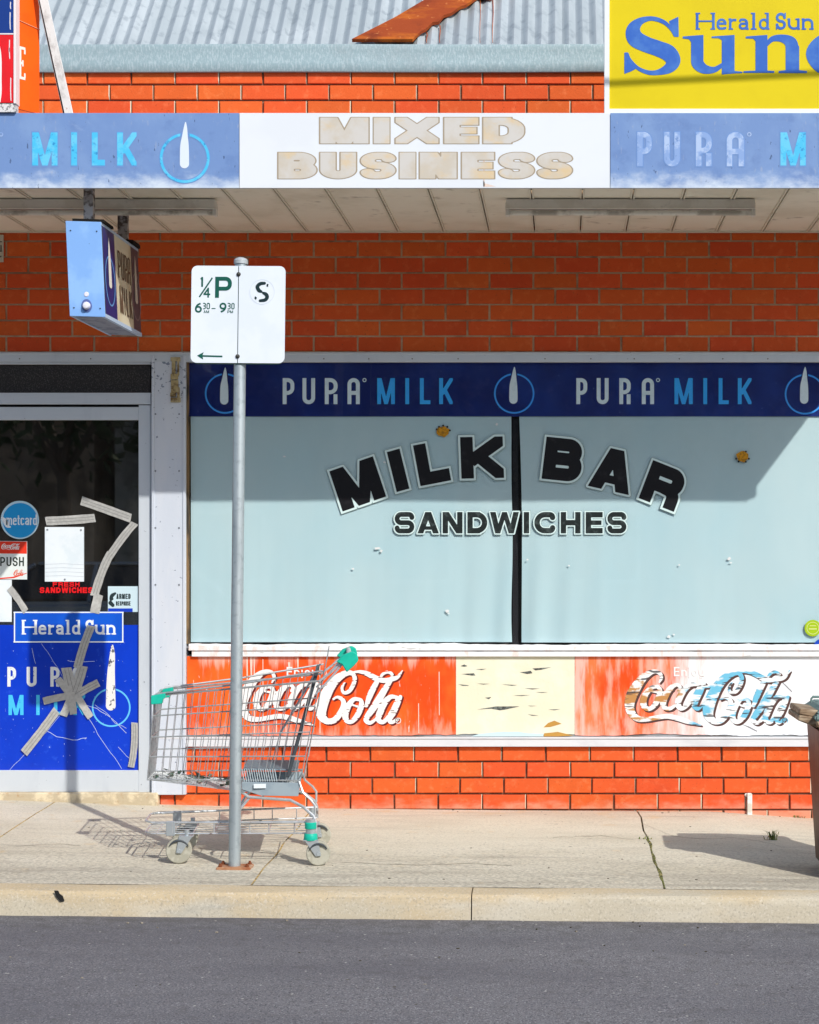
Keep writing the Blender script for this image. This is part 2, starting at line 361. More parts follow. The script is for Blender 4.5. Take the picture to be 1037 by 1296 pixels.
        G = rpath([q(0,0),q(0,1,r),q(1,1,r),q(1,0)], t)+sg(0,.42,1,.42)
    elif ch == 'r1': G = sg(0,0,0,1)+rpath([q(0,1),q(1,1,rs),q(1,.45,rs),q(0,.45)], t)+sg(.98,0,.98,.36,h,0)
    elif ch == '1': G = [('seg', W/2, 0, W/2, 1, t, 0, 0), ('seg', W/2-.12, .8, W/2, .92, t*.8, 0, 0)]
    elif ch == '4': G = sg(.75,0,.75,1)+sg(0,.3,1,.3)+sg(0,.3,.75,1,0,0)
    elif ch == '6': G = rpath([q(.9,1,0,0),q(0,.75,r),q(0,.3,0,0)], t)+rpath([q(.5,.6,0,0),q(1,.6,rs*1.4),q(1,0,rs*1.4),q(0,0,rs*1.4),q(0,.6,rs*1.4),q(.5,.6,0,0)], t)
    elif ch == '9': G = rpath([q(.1,0,0,0),q(1,.25,r),q(1,.7,0,0)], t)+rpath([q(.5,.4,0,0),q(0,.4,rs*1.4),q(0,1,rs*1.4),q(1,1,rs*1.4),q(1,.4,rs*1.4),q(.5,.4,0,0)], t)
    elif ch == '3': G = rpath([q(0,1,0,0),q(1,1,rs),q(1,.53,rs),q(.35,.53)], t)+rpath([q(.35,.53),q(1,.53,rs),q(1,0,rs),q(0,0,0,0)], t)
    elif ch == '-': G = [('seg', 0, .45, W, .45, t, 0, 0)]
    elif ch == 'o': G = lp([(.5,1),(1,1,.3),(1,0,.3),(0,0,.3),(0,1,.3),(.5,1)])
    elif ch == 'c': G = lp([(1,.9),(.8,1,.1),(0,1,.3),(0,0,.3),(.8,0,.1),(1,.1)])
    elif ch == 'e': G = lp([(1,.06),(.8,0,.1),(0,0,.3),(0,1,.3),(1,1,.3),(1,.56),(.0,.56)])
    elif ch == 'n': G = lp([(0,0,0,h),(0,1,0,h)])+lp([(0,.7),(.1,1,.2),(1,1,.3),(1,0,0,h)])
    elif ch == 'm': G = lp([(0,0,0,h),(0,1,0,h)])+lp([(0,.7),(.05,1,.2),(.5,1,.2),(.5,0,0,h)])+lp([(.5,.7),(.55,1,.2),(1,1,.2),(1,0,0,h)])
    elif ch == 'u': G = lp([(0,1,0,h),(0,0,.3),(1,0,.3),(1,.4)])+lp([(1,0,0,h),(1,1,0,h)])
    elif ch == 'r': G = lp([(0,0,0,h),(0,1,0,h)])+lp([(0,.6),(.1,1,.2),(1,.95,0,.03)])
    elif ch == 'a': G = lp([(.05,.85),(.05,1,.1),(1,1,.3),(1,0,0,h)])+lp([(1,.55),(0,.55,.25),(0,0,.25),(.8,0,.1),(1,.3)])
    elif ch == 'd': G = lp([(1,.5),(1,1,.3),(0,1,.3),(0,0,.3),(1,0,.3),(1,.5)])+[('seg', lx(1), 0, lx(1), 1, th, 0, 0)]
    elif ch == 't': G = [('seg', lx(.35), .08, lx(.35), .92, th, 0, 0), ('seg', 0, ly(1), W, ly(1), th*.8, 0, 0)]+lp([(.35,.3),(.35,0,.2),(1,0)])
    elif ch == 'j': G = lp([(.8,1,0,h),(.8,-.3,.2),(0,-.35)])+[('cap', lx(.8), .9, t*.6, lx(.8)+.001, .9, t*.6)]; free = True
    elif ch == 'y': G = lp([(0,1,0,h),(0,0,.3),(1,0,.3),(1,.4)])+lp([(1,1,0,h),(1,-.4,.3),(0,-.4)]); free = True
    if serif:
        s = .085; k = t*.62
        def foot(x, y, l=1, rr=1): return [('seg', x-(k+h)*l if l else x, y, x+(k+h)*rr if rr else x, y, s, 0, 0)]
        if ch == 'H': G = sg(0,0,0,1)+sg(1,0,1,1)+sg(0,.5,1,.5,h,h,.09); 
        if ch in 'H': G += foot(lx(0),s/2)+foot(lx(0),1-s/2)+foot(lx(1),s/2)+foot(lx(1),1-s/2)
        if ch == 'l': G += foot(W/2,s/2)+foot(W/2,1-s/2,1,0)
        if ch == 'd': G += foot(lx(1),s/2,0,1)+foot(lx(1),1-s/2,1,0)
        if ch in 'nr': G += foot(lx(0),s/2)+foot(lx(0),xh-s/2,1,0)
        if ch == 'n': G += foot(lx(1),s/2)
        if ch == 'u': G += foot(lx(0),xh-s/2,1,0)+foot(lx(1),xh-s/2,1,0)+foot(lx(1),s/2,0,1)
        if ch == 'a': G += foot(lx(1),s/2,0,1)
        if ch == 'S': G += [('seg', W-.04, .66, W-.04, 1, .07, 0, 0), ('seg', .04, 0, .04, .34, .07, 0, 0)]
        free = True
    return G, free
def spine(pts, sub=6):
    """smooth variable-width brush stroke through (x,y,r)"""
    P = [np.array(p, float) for p in pts]; P = [2*P[0]-P[1]]+P+[2*P[-1]-P[-2]]; Q = []
    for i in range(1, len(P)-2):
        for k in range(sub):
            u = k/sub; a, b, c, d = P[i-1], P[i], P[i+1], P[i+2]
            Q.append(.5*((2*b)+(c-a)*u+(2*a-5*b+4*c-d)*u*u+(3*b-a-3*c+d)*u**3))
    Q.append(P[-2]); return [('cap', a[0], a[1], max(a[2],.3), b[0], b[1], max(b[2],.3)) for a, b in zip(Q[:-1], Q[1:])]
def xform(pts, sc, ox, oy): return [(ox+p[0]/sc, oy+p[1]/sc)+((p[2]/sc,) if len(p) > 2 else ()) for p in pts]

# ------------------------------------------------------------------ materials
BR = C(234,84,32)
brick_m = mat('fired brick', (.70,.098,.021,1), .75, layers=[
    dict(c=(.62,.09,.02,1), s=6, lo=.45, hi=.7, a=.5), dict(c=(.86,.20,.07,1), s=22, lo=.5, hi=.75, a=.5),
    dict(c=(.24,.05,.02,1), s=90, lo=.62, hi=.72, a=.55)], bump=.0016, bscale=140, rnd=.085)
brick_low_m = mat('fired brick dusty at foot', (.72,.104,.024,1), .8, layers=[
    dict(c=(.60,.08,.022,1), s=6, lo=.45, hi=.7, a=.5), dict(c=(.88,.24,.10,1), s=22, lo=.5, hi=.75, a=.5),
    dict(c=(.24,.05,.02,1), s=90, lo=.62, hi=.72, a=.5),
    dict(c=(.72,.36,.24,1), s=9, st=(1,1,2), lo=.66, hi=1.2, a=.7, ramp=(2, .08, -.05, .75))], bump=.0016, bscale=140, rnd=.07)
mortar_m = mat('mortar', (.56,.40,.25,1), .95, layers=[dict(c=(.28,.14,.08,1), s=10, lo=.45, hi=.65, a=.6), dict(c=(.74,.62,.46,1), s=25, lo=.55, hi=.7, a=.5)], bump=.003, bscale=90)
alum_m = mat('pale painted aluminium', (.60,.65,.70,1), .42, .15, layers=[dict(c=(.44,.49,.56,1), s=7, st=(1,1,.3), lo=.5, hi=.8, a=.5), dict(c=(.22,.24,.27,1), s=60, lo=.68, hi=.74, a=.7)], bump=.0004, bscale=30)
white_m = mat('chalky white paint', (.78,.79,.80,1), .6, layers=[dict(c=(.6,.6,.58,1), s=6, lo=.5, hi=.8, a=.35), dict(c=(.82,.55,.5,1), s=30, st=(1,1,.4), lo=.6, hi=.72, a=.35)], bump=.0012, bscale=70)
dark_m = mat('dark void', (.012,.011,.010,1), .9)
black_m = mat('black vinyl', (.006,.006,.008,1), .45, spec=.25, layers=[dict(c=(.03,.03,.035,1), s=14, lo=.55, hi=.75, a=.5)])

# ------------------------------------------------------------------ ground
def interp(x, T):
    if x <= T[0][0]: return T[0][1]
    for (a, u), (b, v) in zip(T, T[1:]):
        if x <= b: return u+(v-u)*(x-a)/(b-a)
    return T[-1][1]
ZW = [(PX(-300), .06), (PX(0), .050), (PX(200), .0157), (PX(400), -.006), (PX(650), -.0169), (PX(900), -.0234), (PX(1020), -.060), (PX(1300), -.066)]
def zk(X): return max(-.09, min(.0, -.0268-.0087*(X+2.41)))
def zp(X, Y):
    t = min(1, max(0, -Y/2.2)); return interp(X, ZW)*(1-t)+zk(X)*t
conc_m = mat('footpath concrete', (.64,.595,.475,1), .9, layers=[
    dict(c=(.53,.485,.375,1), s=1.5, st=(.6,1.5,1), lo=.38, hi=.66, a=.75), dict(c=(.71,.665,.545,1), s=3.5, st=(.5,1.6,1), lo=.45, hi=.75, a=.5),
    dict(c=(.36,.33,.27,1), s=120, lo=.50, hi=.66, a=.5, d=3), dict(c=(.74,.70,.60,1), s=100, lo=.54, hi=.66, a=.4, off=5, d=3),
    dict(c=(.25,.23,.19,1), s=90, st=(.6,1,1), lo=.54, hi=.76, a=.65, ramp=(1, -.9, -2.0, .14)),
    dict(c=(.30,.27,.22,1), s=3, st=(.3,3.5,1), lo=.56, hi=.80, a=.6, off=8, ramp=(1, -.9, -1.9, .1)),
    dict(c=(.60,.44,.24,1), s=8, lo=.60, hi=.8, a=.5, ramp=(1, -.3, 0, .14)),
    dict(c=(.10,.09,.08,1), s=22, lo=.70, hi=.72, a=.7)], bump=.0012, bscale=160)
kerb_m = mat('kerb concrete', (.50,.45,.345,1), .88, layers=[
    dict(c=(.57,.53,.44,1), s=3, st=(.5,1,2), lo=.42, hi=.7, a=.8), dict(c=(.52,.41,.25,1), s=3, st=(.5,1,1), lo=.46, hi=.72, a=.8, ramp=(2, -.10, -.04, .2)),
    dict(c=(.33,.34,.32,1), s=2.5, st=(.5,1,2.5), lo=.53, hi=.74, a=.75, off=4), dict(c=(.30,.27,.22,1), s=110, lo=.52, hi=.66, a=.5, d=3), dict(c=(.66,.62,.53,1), s=90, lo=.55, hi=.66, a=.4, off=2, d=3), dict(c=(.12,.11,.09,1), s=30, lo=.70, hi=.72, a=.7)], bump=.001, bscale=150)
joint_m = mat('mossy joint soil', (.20,.18,.09,1), .95, layers=[dict(c=(.05,.04,.03,1), s=20, lo=.4, hi=.6)], bump=.004, bscale=80)
asph_m = mat('asphalt', (.165,.162,.172,1), .9, layers=[
    dict(c=(.33,.325,.335,1), s=130, lo=.55, hi=.62, a=.9, d=3), dict(c=(.055,.054,.064,1), s=120, lo=.54, hi=.63, a=.85, d=3, off=4),
    dict(c=(.10,.098,.112,1), s=1.1, st=(.35,1.6,1), lo=.4, hi=.65, a=.5), dict(c=(.09,.085,.08,1), s=14, lo=.5, hi=.8, a=.5, off=7, ramp=(1, -2.7, -2.35, .2)), dict(c=(.5,.49,.45,1), s=14, lo=.075, hi=.055, a=.9, vor=True)], bump=.0035, bscale=150, bdet=2)
earth_m = mat('far ground', (.16,.15,.12,1), .95, layers=[dict(c=(.08,.10,.04,1), s=.3)])
m = MB(); m.grid(lambda u, v: (u, v, -.40), [-200, -60, 0, 60, 200], [-300, -60, 20, 200]); m.build('ground', earth_m, kind='structure')
zr = lambda X, Y: (-.160-.0098*max(-6, min(6, X)))+.0*Y
m = MB(); m.grid(lambda u, v: (u, v+(.006*math.sin(u*9)+.004*math.sin(u*23+1) if v > -2.4 else 0), zr(u, v)+.006*math.sin(v*1.3)*math.cos(u*.8)),
    list(np.linspace(-40, -4, 8))+list(np.linspace(-3.9, 3.9, 160))+list(np.linspace(4, 40, 8)), list(np.linspace(-19.5, -4, 20))+list(np.linspace(-3.8, -2.335, 8)))
m.build('road', asph_m, kind='structure')
# footpath of cast slabs with their joints
pave = empty('footpath', (0, -1.1, 0), 'weathered concrete footpath of cast slabs in front of the shop', 'footpath'); 
del pave['label'], pave['category']; pave['kind'] = 'structure'
m = MB(); m.grid(lambda u, v: (u, v, zp(u, v)-.011), list(np.linspace(-9, 9, 90)), [-2.2, -1.5, -.8, 0, .3]); m.build('joint_soil', joint_m, pave)
joints = [(-9,-9), (-6.1,-6.1), (PX(72,0), PX(0,-1.14)+.02), (PX(378,-.55), PX(317,-2.2)), (PX(808.5,-.1), PX(841.7,-2.2)), (2.9, 2.9), (5.4,5.4), (9,9)]
for i in range(len(joints)-1):
    (a0, a1), (b0, b1) = joints[i], joints[i+1]
    g = .0045
    m = MB(); nu = 40; nv = 10; wob = lambda s, k: .004*math.sin(s*17+k*3)+.003*math.sin(s*41+k)
    def f(u, v):
        Y = -2.196*v+.0; xa = a0+(a1-a0)*v+g+wob(v, i); xb = b0+(b1-b0)*v-g+wob(v, i+1)
        X = xa+(xb-xa)*u; return (X, Y, zp(X, Y))
    us = [k/nu for k in range(nu+1)]; vs = [k/nv for k in range(nv+1)]
    m.grid(f, us, vs)
    for (uu, vv) in ((0, None), (1, None)):
        m.grid(lambda a, b: tuple(Vector(f(uu, a))-Vector((0,0,b))), vs, [0, .03])
    m.build('slab', conc_m, pave)
m = MB(); pts = [Vector((a, 0, 0)) for a in ()]
sealant_m = mat('sandy joint filler', (.50,.36,.14,1), .9, layers=[dict(c=(.2,.14,.07,1), s=30)], bump=.002)
for (a0, a1, k0, k1) in ((joints[3][0], joints[3][1], .0, 1.), (joints[2][0], joints[2][1], 0, 1)):
    def f(u, v):
        X = a0+(a1-a0)*v; Y = -2.19*v; return (X+(u-.5)*.017+.004*math.sin(v*17)+.003*math.sin(v*43), Y, zp(X, Y)-.001)
    m.grid(f, [0, 1], list(np.linspace(k0, k1, 30)))
m.build('joint_filler', sealant_m, pave)
m = MB()
def fm(u, v):
    X = joints[4][0]+(joints[4][1]-joints[4][0])*v; Y = -2.19*v; return (X+(u-.5)*(.020+.010*math.sin(v*31))+.004*math.sin(v*17*1+12)+.003*math.sin(v*41), Y, zp(X, Y)-.0015+.0035*math.sin(u*3.14))
m.grid(fm, [0, .5, 1], list(np.linspace(.42, 1, 30))); m.build('joint_moss', mat('joint moss', (.17,.19,.05,1), .95, layers=[dict(c=(.06,.05,.03,1), s=70, lo=.45, hi=.55), dict(c=(.45,.36,.15,1), s=50, off=3, lo=.55, hi=.65)], bump=.004, bscale=120), pave)
# kerb
kerb = bpy.data.objects.new('kerb', None); COL.objects.link(kerb); kerb['kind'] = 'structure'; kerb.location = (0, -2.27, 0); WL['kerb'] = Vector((0,-2.27,0))
kj = [-9, -6.9, -4.6, -2.62, PX(597,-2.33), 1.9, 4.2, 6.5, 9]
for i in range(len(kj)-1):
    a, b = kj[i]+.0025, kj[i+1]-.0025; m = MB()
    prof = [(-2.199, 0), (-2.29, -.004), (-2.315, -.010), (-2.328, -.022), (-2.334, -.045), (-2.345, -.17), (-2.345, -.3)]
    us = list(np.linspace(a, b, 36)); 
    m.grid(lambda u, v: (u, prof[int(v)][0]+(.0025*math.sin(u*11+v)), zk(u)+prof[int(v)][1]+.0015*math.sin(u*7+v*2)), us, list(range(len(prof))))
    for u in (a, b): m.poly([(u, p[0], zk(u)+p[1]) for p in prof]+[(u, -2.199, zk(u)-.3)])
    m.build('kerbstone', kerb_m, kerb)

# ------------------------------------------------------------------ shop building
shop = empty('shop_building', (0, 0, 0), 'orange brick corner milk bar with papered window and taped glass door', 'shop')
PITCH, CRS = 55.6, 20.3
BW, BH, BD = PITCH/230.6-.010, CRS/230.6-.009, .07
def wobble(seed, amt=.0012):
    r = random.Random(seed); return lambda: r.uniform(-amt, amt)
bmeshes = {}
def brick_mesh(wd, ht, variant, mtl):
    key = (round(wd,3), round(ht,3), variant, mtl.name)
    if key in bmeshes: return bmeshes[key]
    b = bmesh.new(); g = bmesh.ops.create_cube(b, size=1); j = wobble(variant*31+int(wd*1000))
    for v in b.verts: v.co = Vector((v.co.x*wd+j(), v.co.y*BD+j()*.5, v.co.z*ht+j()))
    ed = [e for e in b.edges if all(v.co.y < 0 for v in e.verts)]
    bmesh.ops.bevel(b, geom=ed, offset=.0028, segments=1, affect='EDGES')
    me = bpy.data.meshes.new('brick'); b.to_mesh(me); b.free(); me.materials.append(mtl); bmeshes[key] = me; return me
lit_joint_m = mat('pale sunlit mortar', (.74,.62,.46,1), .95, bump=.001)
mortar_low_m = mat('shadowed raked mortar', (.20,.11,.07,1), .95, layers=[dict(c=(.34,.24,.16,1), s=18, lo=.5, hi=.7, a=.6)], bump=.003, bscale=90)  # shade of the deep joints put into a darker mortar colour
def brick_section(wall, x0, x1, rows, mtl, vis, recess=0.):
    """rows: (ytop, ybottom, phase); bricks in view are parts, the rest one joined piece"""
    stuff = bmesh.new(); ns = 0
    for ri, (yt, yb, ph) in enumerate(rows):
        k = math.floor((x0-ph)/PITCH)-1; x = ph+k*PITCH
        while x < x1:
            a, b = max(x, x0), min(x+PITCH, x1); x += PITCH
            if b-a < 6: continue
            cut = (b-a) < PITCH-.5
            wd = (b-a)/230.6-.0108; ht = (yb-yt)/230.6-.0105
            me = brick_mesh(wd, ht, 0 if cut else random.randint(0, 7), mtl)
            pos = (PX((a+b)/2), BD/2+recess+random.uniform(-.0018, .0018), PZ((yt+yb)/2))
            if a < vis[1] and b > vis[0]: link('brick', me, wall, pos)
            else:
                n = len(stuff.verts); stuff.from_mesh(me)
                stuff.verts.ensure_lookup_table()
                for v in stuff.verts[n:]: v.co += Vector(pos)
                ns += 1
    if ns:
        me = bpy.data.meshes.new('brick_run'); stuff.to_mesh(me); o = finish('brick_run', me, mtl, wall, smooth=False); o['kind'] = 'stuff'
    stuff.free()
def wall_part(x0, x1, yt, yb, rows, mtl, vis=(0, 1037), label=None, rec=.0145, lit_slivers=0.):
    m = MB(); m.box(PX(x0), PX(x1), rec, .11, PZ(yb), PZ(yt)); wl = m.build('brick_wall', mortar_low_m if lit_slivers else mortar_m, shop, label=label)
    brick_section(wl, x0, x1, rows, mtl, vis)
    if lit_slivers: # pale slivers added where sun would light some upright joints
        m = MB(); rb = random.Random(int(yt))
        for (a, b, ph) in rows:
            x = ph+PITCH*math.floor((x0-ph)/PITCH)
            while x < x1:
                if x > x0+4 and rb.random() < lit_slivers:
                    X = PX(x); w1 = rb.uniform(.001, .0045); c = rb.uniform(0, .3); z0_, z1_ = PZ(b)+.004, PZ(a)-.004
                    m.hexa([(X-.005, rb.uniform(.001,.004), z0_+(z1_-z0_)*c), (X-.005+w1, .003, z0_), (X-.005+w1*rb.uniform(.5,1.4), .002, z1_), (X-.005, .003, z1_)], [(X-.0052, rec+.001, z0_), (X-.005+w1, rec+.001, z0_), (X-.005+w1, rec+.001, z1_), (X-.0052, rec+.001, z1_)])
                x += PITCH
        m.build('lit_joint_sliver', lit_joint_m, wl, kind='stuff')
    return wl
rowsL = [(944, 964, 413), (964, 984.3, 444), (984.3, 1004.7, 415.5), (1004.7, 1025, 443.5), (1025, 1045.3, 415.5)]
wall_part(202, 1320, 944, 1060, rowsL, brick_low_m, label='low brick base under the shop window', lit_slivers=.5)
rowsM = [(445.5-20.05*(k+1), 445.5-20.05*k, 8+(27.8 if k % 2 else 0)) for k in range(8)]
wall_part(-330, 1320, 284, 445.5, rowsM, brick_m, label='shaded brickwork between window head and awning', rec=.0065)
rowsU = [(126.8-20*(k+1), 126.8-20*k, (33 if k % 2 else 5)+27.8) for k in (-4,-3,-2,-1, 0, 1, 2)]
rowsU = [(yt, yb, (332.8 if i % 2 else 361)) for i, (yt, yb, _) in enumerate(rowsU)]
wall_part(-330, 1320, 84, 207, rowsU, brick_m, vis=(40, 770), label='sunlit brick parapet above the awning', lit_slivers=.8)
# side stretch left of the door, beyond the frame
m = MB(); m.box(PX(-330), PX(-52), .0095, .11, PZ(1010), PZ(445.5)); wl = m.build('brick_wall', mortar_m, shop, label='brick pier left of the door')
brick_section(wl, -330, -52, [(445.5+20.15*k, 445.5+20.15*(k+1), 8+(27.8 if k % 2 else 0)) for k in range(28)], brick_m, (9e9, 9e9))
# hidden wall behind the awning
m = MB(); m.box(PX(-330), PX(1320), .03, .11, PZ(284), PZ(207)); m.build('concealed_wall', mortar_m, shop)
# building mass behind (keeps light out of the room)
m = MB(); m.box(PX(-330), PX(1320), .9, .95, -.1, 4.1); m.box(PX(-330), PX(-330)+.05, .11, .9, -.1, 4.1); m.box(PX(1320)-.05, PX(1320), .11, .9, -.1, 4.1)
m.box(PX(-330)+.05, PX(1320)-.05, .11, .9, 3.9, 4.1); m.box(PX(-330)+.05, PX(1320)-.05, .11, .9, -.1, -.02); m.build('inner_wall', mat('dim brown room', (.07,.055,.045,1), .9, layers=[dict(c=(.2,.16,.13,1), s=3, lo=.45, hi=.7)]), shop)

# roof: steep corrugated iron
iron_m = mat('galvanised iron', (.43,.49,.52,1), .5, .35, layers=[
    dict(c=(.55,.61,.64,1), s=5, st=(1,.3,.3), lo=.45, hi=.7, a=.8), dict(c=(.25,.30,.34,1), s=14, lo=.5, hi=.72, a=.55), dict(c=(.3,.28,.26,1), s=70, lo=.7, hi=.76, a=.5)], bump=.0008, bscale=40)
rust_m = mat('rusted flashing', (.30,.055,.014,1), .85, layers=[
    dict(c=(.50,.13,.015,1), s=5, st=(.5,1,2), lo=.45, hi=.62, a=.8), dict(c=(.17,.03,.012,1), s=4, off=3, lo=.48, hi=.66, a=.8), dict(c=(.75,.3,.1,1), s=30, lo=.62, hi=.75, a=.6)], bump=.003, bscale=40)
EZ = PZ(60); 
def roofpt(X, s, up=0.): # s metres up the slope
    return (X, .02+s*.7071-up*.7071, EZ+s*.7071+up*.7071)
nper = 12; sx0 = -4.6
for k in range(9):
    m = MB(); x0 = sx0+k*.76; us = [x0+.076*i/8 for i in range(10*8+3)]
    rows_ = [(0, 0), (.30, .0), (.3001, -.0035), (.62, -.0035), (.6201, -.007), (1.0,-.007), (1.001,-.0105), (1.8, -.0105)] if k >= 6 else [(0, 0), (1.8, 0)]
    m.grid(lambda u, v: roofpt(u, rows_[v][0], .0100*math.cos(2*math.pi*(u-sx0)/.076)+.0015*(k%2)+rows_[v][1]+.0001*k+ (.004 if k%2 else 0)), us, list(range(len(rows_))))
    o = m.build('roof_sheet', iron_m, shop, norm=False, smooth=True)
m = MB(); yg = -.075
prof = [(0.015, 57), (-.07, 57.5), (-.082, 61), (-.075, 66), (-.08, 70), (-.08, 78), (-.088, 81), (-.088, 89), (-.07, 92.2), (.0, 92.2)]
m.grid(lambda u, v: (u, prof[int(v)][0]*.3-.004, PZ(prof[int(v)][1])+.0015*math.sin(u*3)), list(np.linspace(-4.6, 2.6, 60)), list(range(len(prof))))
m.build('gutter', mat('weathered gutter zinc', (.30,.40,.43,1), .55, .3, layers=[
    dict(c=(.46,.55,.58,1), s=110, st=(1,1,.3), lo=.45, hi=.65, a=.7), dict(c=(.27,.35,.39,1), s=40, st=(1,1,.6), lo=.52, hi=.75, a=.5), dict(c=(.30,.36,.38,1), s=3, lo=.5, hi=.7, a=.5)], bump=.001, bscale=80), shop)
def on_roof(x, y, up=.03):
    k = (VY-y)/FPX; d = (CAMD-(EZ-CAMZ)+.02+up*1.414*0)/(1-k)  # plane z=EZ+(Y-.02)
    X = (x-VX)*d/FPX; Y = d-CAMD; s = (Y-.02)/.7071; return Vector(roofpt(X, s, up))
def rp(x, y, up): return on_roof(x, y, up)
poly = [(446,58.5),(500,31),(552,0),(600,-26),(640,-40),(655,-20),(628,-2),(622,6),(607,3),(600,8),(590,15),(583,17),(572,25),(562,28),(556,36),(548,37),(540,45),(534,48),(528,53),(523,58.5)]
m = MB(); A = []
cen = [(a*.5+452*.5, b) for a, b in poly]
m.prism([rp(a, b, .045) for a, b in poly], Vector((0, .7071, -.7071))*.022)
o = m.build('rusty_flashing', rust_m, shop, bevel=.002, label='rust-brown strip of flashing lying up the roof')
m = MB()
for (x, y0, y1, wd) in ((540.5, 44, 57, 1.6), (557, 35, 57, 1.6), (608, 2, 57, 1.1), (624, 2, 57, 1.4)):
    m.tube([rp(x+math.sin(i)*.5, y0+(y1-y0)*i/6, .013) for i in range(7)], [wd*.0022*(1-.08*i) for i in range(7)], 6)
m.build_each('rust_drip', rust_m, shop)

# window head, post, sills
m = MB(); m.pbox(-52, 1320, 445.5, 458, -.035, .10); m.pbox(-52, 1320, 446.5, 449, -.040, -.035); m.build_each('head_trim', alum_m, shop, bevel=.002)
m = MB(); sx = [(p, 451) for p in (25, 115, 410, 467, 522, 580, 690, 748, 803, 860, 915, 972)]
for x, y in sx: m.lathe((PX(x,-.036), -.035, PZ(y+3,-.036)), (0,-1,0), [(0,.004),(.002,.004),(.003,.002)], 8)
m.build_each('screw', mat('dull screw', (.2,.2,.2,1), .5, .6), shop)
post_m = mat('chalked aluminium post', (.60,.65,.73,1), .5, .1, layers=[dict(c=(.68,.71,.76,1), s=8, st=(1,1,.2), lo=.4, hi=.7, a=.7), dict(c=(.12,.16,.24,1), s=38, st=(1,1,1.3), lo=.66, hi=.70, a=.8, ramp=(2, PZ(525), PZ(490), .09)),], bump=.0005, bscale=30)
m = MB(); m.pbox(192, 235, 449.5, 1006, -.034, .08); m.pbox(192, 195.5, 449.6, 1005.7, -.040, -.034); m.pbox(231.5, 235, 449.6, 1005.7, -.040, -.034)
post = m.build('door_post', post_m, shop, bevel=.0015)
m = MB()
for x, y in ((197.5, 455), (197,524), (227,524), (197,596), (227,596), (197,668), (227,668), (197, 740), (227,740)): m.lathe((PX(x,-.035), -.0338, PZ(y,-.035)), (0,-1,0), [(0,.005),(.003,.005),(.004,.003)], 10)
m.build_each('post_screw', mat('grey screw heads', (.22,.24,.27,1), .4, .6), post)
m = MB(); brass = mat('aged cream latch', (.42,.33,.16,1), .6, .1, layers=[dict(c=(.16,.10,.04,1), s=30), dict(c=(.6,.52,.33,1), s=15, off=3, a=.5)], bump=.001)
for a in ((216,228,452,457,.012),(217.5,222,457,474,.010),(224.5,226.5,453,475,.014),(216,225,473,480,.018),(216.5,225.5,481,497,.012),(215.5,222.5,497,502,.010),(224.3,227,490,503,.016),(216,228,503,509,.015)):
    m.pbox(a[0], a[1], a[2], a[3], -.034-a[4], -.033)
m.build('old_latch', brass, post, bevel=.0015, label='broken tan latch remains screwed high on the post')

# ------------------------------------------------------------------ shop window
win = MB(); win.pbox(235, 239, 458, 815, -.01, .09); win = win.build('window', mat('brown timber jamb', (.22,.14,.07,1), .7, layers=[dict(c=(.04,.035,.03,1), s=6, st=(4,1,.5))]), shop, bevel=.001, label='large papered shop window')
m = MB(); m.pbox(236, 1240, 456, 824, .085, .089); m.build('window_back', dark_m, win)
film_m = mat('pale blue backing paper', (.45,.61,.645,1), .75, layers=[dict(c=(.38,.585,.65,1), s=1.2, st=(1,1,.7), lo=.35, hi=.75, a=.7), dict(c=(.53,.66,.68,1), s=1.6, st=(1.5,1,.5), lo=.45, hi=.8, a=.4)], spec=.3)
def film(x0f, x1f, ybot, edge):
    m = MB()
    def f(u, v):
        y = 526.6+(ybot-526.6)*v; x = x0f(v)+(x1f(v)-x0f(v))*u
        e = math.exp(-abs(u-edge)*9); low = max(0, v-.25)
        Y = .0135+.003*math.sin(x*.055+v*1.1)*(.2+low*.8)+.012*e*low*(1+math.sin(x*.16+v*3))+.002*math.sin(x*.02+v*6)+.0007*math.sin(x*.31+v*2)*low
        return (PX(x, .03), Y, PZ(y, .03))
    m.grid(f, list(np.linspace(0, 1, 110)), list(np.linspace(0, 1, 24))); return m.build('backing_paper', film_m, win, norm=False)
film(lambda v: 242.5, lambda v: 647.5-1.5*math.sin(v*9)*v+1.5*v, 812.5, 1.0)
film(lambda v: 657.5+1.5*math.sin(v*4)+4*v, lambda v: 1240, 813, 0.)
# mullion
m = MB(); m.pbox(649, 656, 527, 815, .052, .084); m.build('mullion', mat('black mullion', (.015,.015,.018,1), .4), win)
# navy banner film along the head
navy_m = mat('navy banner film', (.003,.012,.125,1), .35, layers=[dict(c=(.012,.05,.30,1), s=2.5, lo=.4, hi=.75, a=.6, ramp=(0, -1.5, 1.6, .08)), dict(c=(.2,.3,.6,1), s=45, lo=.7, hi=.74, a=.6)])
YB = .0074
m = MB(); m.pbox(237, 1240, 458, 527, YB, YB+.001); banner = m.build('banner_film', navy_m, win)
pale_m = mat('faded pale print', (.72,.86,.90,1), .5, layers=[dict(c=(.55,.7,.76,1), s=20, lo=.5, hi=.7, a=.6)])
cyan_m = mat('bright blue print', (.04,.45,1.0,1), .45, layers=[dict(c=(.04,.34,.92,1), s=12, lo=.5, hi=.7, a=.5)])
ringb_m = mat('blue ring print', (.05,.34,.90,1), .45)
def bottle(cx, yt, yb, wd): # milk bottle shape, slender with narrow neck
    h = yb-yt; r = wd/2
    return spine([(cx+wd*.12, yt, r*.12), (cx+wd*.1, yt+h*.12, r*.38), (cx+wd*.05, yt+h*.30, r*.62), (cx, yt+h*.5, r*.92), (cx, yt+h*.75, r), (cx, yb-r, r)], 5)
